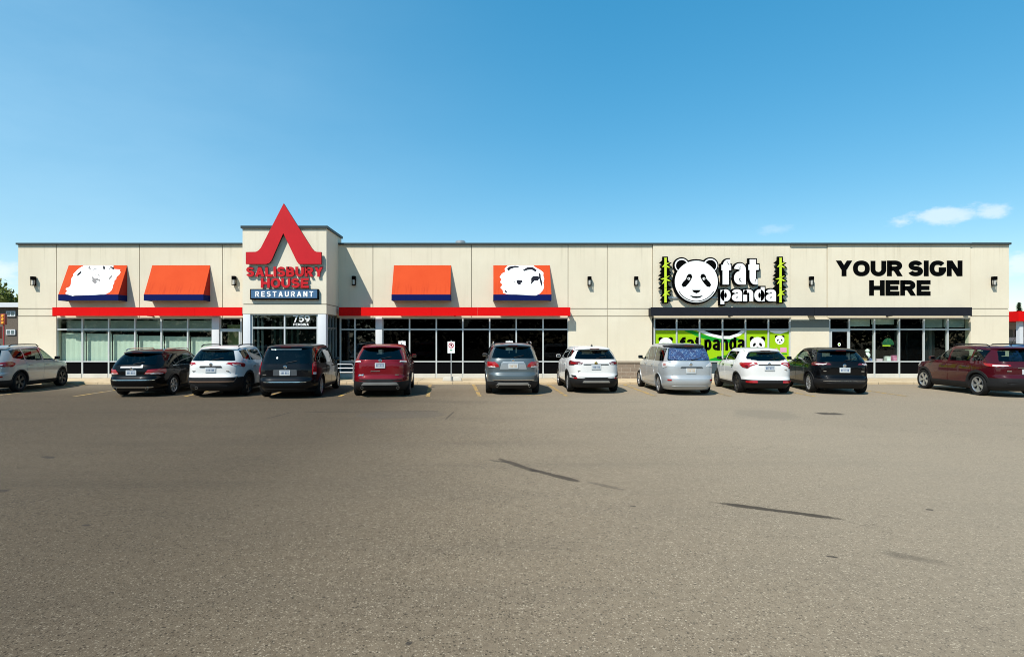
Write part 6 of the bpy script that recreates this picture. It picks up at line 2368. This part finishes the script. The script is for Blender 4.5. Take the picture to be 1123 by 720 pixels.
LEAF = leaf_mat('broad_leaf', (0.060, 0.085, 0.012), (0.130, 0.142, 0.026))
LEAF_D = leaf_mat('spruce_needle', (0.012, 0.026, 0.010), (0.030, 0.050, 0.016))
BARK = mat('bark', (0.08, 0.06, 0.045), .9, var=.3)


def broad_tree(x, y, h, rad, label, seed):
    rd = np.random.default_rng(seed)
    r = thing('broadleaf_tree', label, 'tree', (x, y, 0), 0, 'broadleaf trees far behind the mall')
    a = MB()
    th = h * .45
    a.tube([(0, 0, 0), (.05, .02, th * .5), (0, .05, th), (.1, 0, h * .8)], [.28, .22, .17, .06], 8)
    for k in range(6):
        an = k * 1.05
        a.tube([(0, 0, th * (.7 + .05 * k)), (rad * .35 * math.cos(an), rad * .35 * math.sin(an), th + h * .15), (rad * .7 * math.cos(an), rad * .7 * math.sin(an), th + h * (.22 + .03 * k))], [.10, .07, .03], 6)
    a.build('trunk', BARK, r)
    cl = []
    for k in range(34):
        d = rd.normal(size=3)
        d /= np.linalg.norm(d)
        rr = rd.uniform(.25, 1) ** .6
        cl.append((d[0] * rad * rr, d[1] * rad * rr, h * .66 + d[2] * h * .31 * rr, rd.uniform(.16, .30) * rad))
    v, f = [], []
    for (cx, cy, cz, cr) in cl:
        for _ in range(70):
            d = rd.normal(size=3)
            d /= np.linalg.norm(d)
            p = np.array([cx, cy, cz]) + d * cr * rd.uniform(.55, 1.08)
            u = rd.normal(size=3)
            u /= np.linalg.norm(u)
            w_ = np.cross(u, d)
            w_ /= max(1e-6, np.linalg.norm(w_))
            s = rd.uniform(.12, .26)
            b0 = len(v)
            v += [tuple(p - u * s), tuple(p + w_ * s * .6), tuple(p + u * s), tuple(p - w_ * s * .6)]
            f.append((b0, b0 + 1, b0 + 2, b0 + 3))
    a = MB()
    a.add(v, f)
    a.build('crown', LEAF, r)


def spruce(x, y, h, rad, label, seed):
    rd = np.random.default_rng(seed)
    r = thing('spruce_tree', label, 'tree', (x, y, 0))
    a = MB()
    a.tube([(0, 0, 0), (0, 0, h * .97)], [.22, .03], 8)
    a.build('trunk', BARK, r)
    v, f = [], []
    for k in range(1500):
        u = rd.uniform(0.08, 1) ** .8
        z = h * u
        an = rd.uniform(0, 6.283)
        tier = .65 + .35 * math.sin(u * 40 + an * .8)
        rr = rad * (1 - u) * tier * rd.uniform(.3, 1.05) + .03
        p = np.array([rr * math.cos(an), rr * math.sin(an), z - rr * .25])
        d = np.array([math.cos(an), math.sin(an), -.35])
        s = np.array([-math.sin(an), math.cos(an), 0])
        L_ = rd.uniform(.18, .36)
        b0 = len(v)
        v += [tuple(p - d * L_ * .4), tuple(p + s * L_ * .3), tuple(p + d * L_ * .8), tuple(p - s * L_ * .3)]
        f.append((b0, b0 + 1, b0 + 2, b0 + 3))
    a = MB()
    a.add(v, f)
    a.build('crown', LEAF_D, r)


broad_tree(PX(5, 64), 64, 8.0, 3.2, 'dense green tree rising above the white eave at the left edge of the mall', 1)
broad_tree(PX(-22, 66), 66, 8.3, 3.6, 'dense green tree at the left edge of the photo behind the brick building', 2)
broad_tree(PX(27, 62), 62, 7.6, 2.6, 'dense green tree mostly hidden by the left corner of the mall', 3)
spruce(PX(1117.5, 70), 70, PZ(331.5, 70), 1.9, 'small dark spruce above the red fascia at the right edge', 4)
broad_tree(PX(1128, 72), 72, 5.0, 2.0, 'low olive tree behind the red fascia at the right edge', 5)

# ------------------------------------------------------------------ background right
YR = 46.0
rb = thing('red_roofed_shop', 'low shop with a red fascia and dark windows beyond the right end of the mall', 'building', (PX(1150, YR), YR, 0))
rx_ = lambda p: PX(p, YR) - PX(1150, YR)
rzp = lambda p: PZ(p, YR)
a = MB()
a.box(rx_(1098), rx_(1300), -1.5, 8, rzp(352.5), rzp(342))
a.build('fascia', RED_BAND, rb)
a = MB()
a.box(rx_(1100), rx_(1300), 2.0, 8, 0, rzp(352.5) - .003)
a.build('wall', mat('far_wall', (0.30, 0.30, 0.27), .8, var=.2), rb)
for p in (1103, 1160, 1215):
    a = MB()
    a.box(rx_(p), rx_(p + 4), -1.2, -.9, 0, rzp(352.5) - .003)
    a.build('column', WHITE_PAINT, rb)
for p in (1106, 1122, 1138, 1165, 1185):
    a = MB()
    a.box(rx_(p), rx_(p + 13), 1.9, 2.05, rzp(369), rzp(361))
    a.build('window', mat('far_dark_window', (0.012, 0.014, 0.016), .2), rb)
a = MB()
a.box(rx_(1100), rx_(1300), 1.86, 1.99, rzp(374), rzp(370))
a.build('sill', WHITE_PAINT, rb)
hd = thing('hedge', 'low olive hedge in front of the shop with the red fascia', 'hedge', (PX(1125, 41), 41, 0))
rd = np.random.default_rng(11)
v, f = [], []
for k in range(1200):
    p = np.array([rd.uniform(-2.2, 4), rd.uniform(-.5, .5), rd.uniform(0, 1.1)])
    u = rd.normal(size=3) * .12
    w_ = rd.normal(size=3) * .09
    b0 = len(v)
    v += [tuple(p - u), tuple(p + w_), tuple(p + u), tuple(p - w_)]
    f.append((b0, b0 + 1, b0 + 2, b0 + 3))
a = MB()
a.add(v, f)
a.build('foliage', LEAF, hd)

# ------------------------------------------------------------------ wood added behind the camera to darken reflections (seen in the glass only)
def reflected_wood():
    rd = np.random.default_rng(21)
    n = 16000
    x = rd.uniform(-95, 95, n)
    top = 7.5 + 2.0 * np.sin(x * .21) + 1.2 * np.sin(x * .63 + 1) + .8 * np.sin(x * 1.7)
    z = top * rd.uniform(0, 1, n) ** .7
    y = -58 + rd.normal(0, 1.2, n)
    v, f = [], []
    for i in range(n):
        p = np.array([x[i], y[i], z[i]])
        u = rd.normal(size=3)
        u *= rd.uniform(.35, .7) / np.linalg.norm(u)
        q = rd.normal(size=3)
        q *= rd.uniform(.3, .6) / np.linalg.norm(q)
        b0 = len(v)
        v += [tuple(p - u), tuple(p + q), tuple(p + u), tuple(p - q)]
        f.append((b0, b0 + 1, b0 + 2, b0 + 3))
    a = MB()
    a.add(v, f)
    o = a.build('reflected_wood', LEAF_D)
    tag(o, 'dark wood added behind the camera, seen only in the window glass', 'trees', kind='stuff')


reflected_wood()
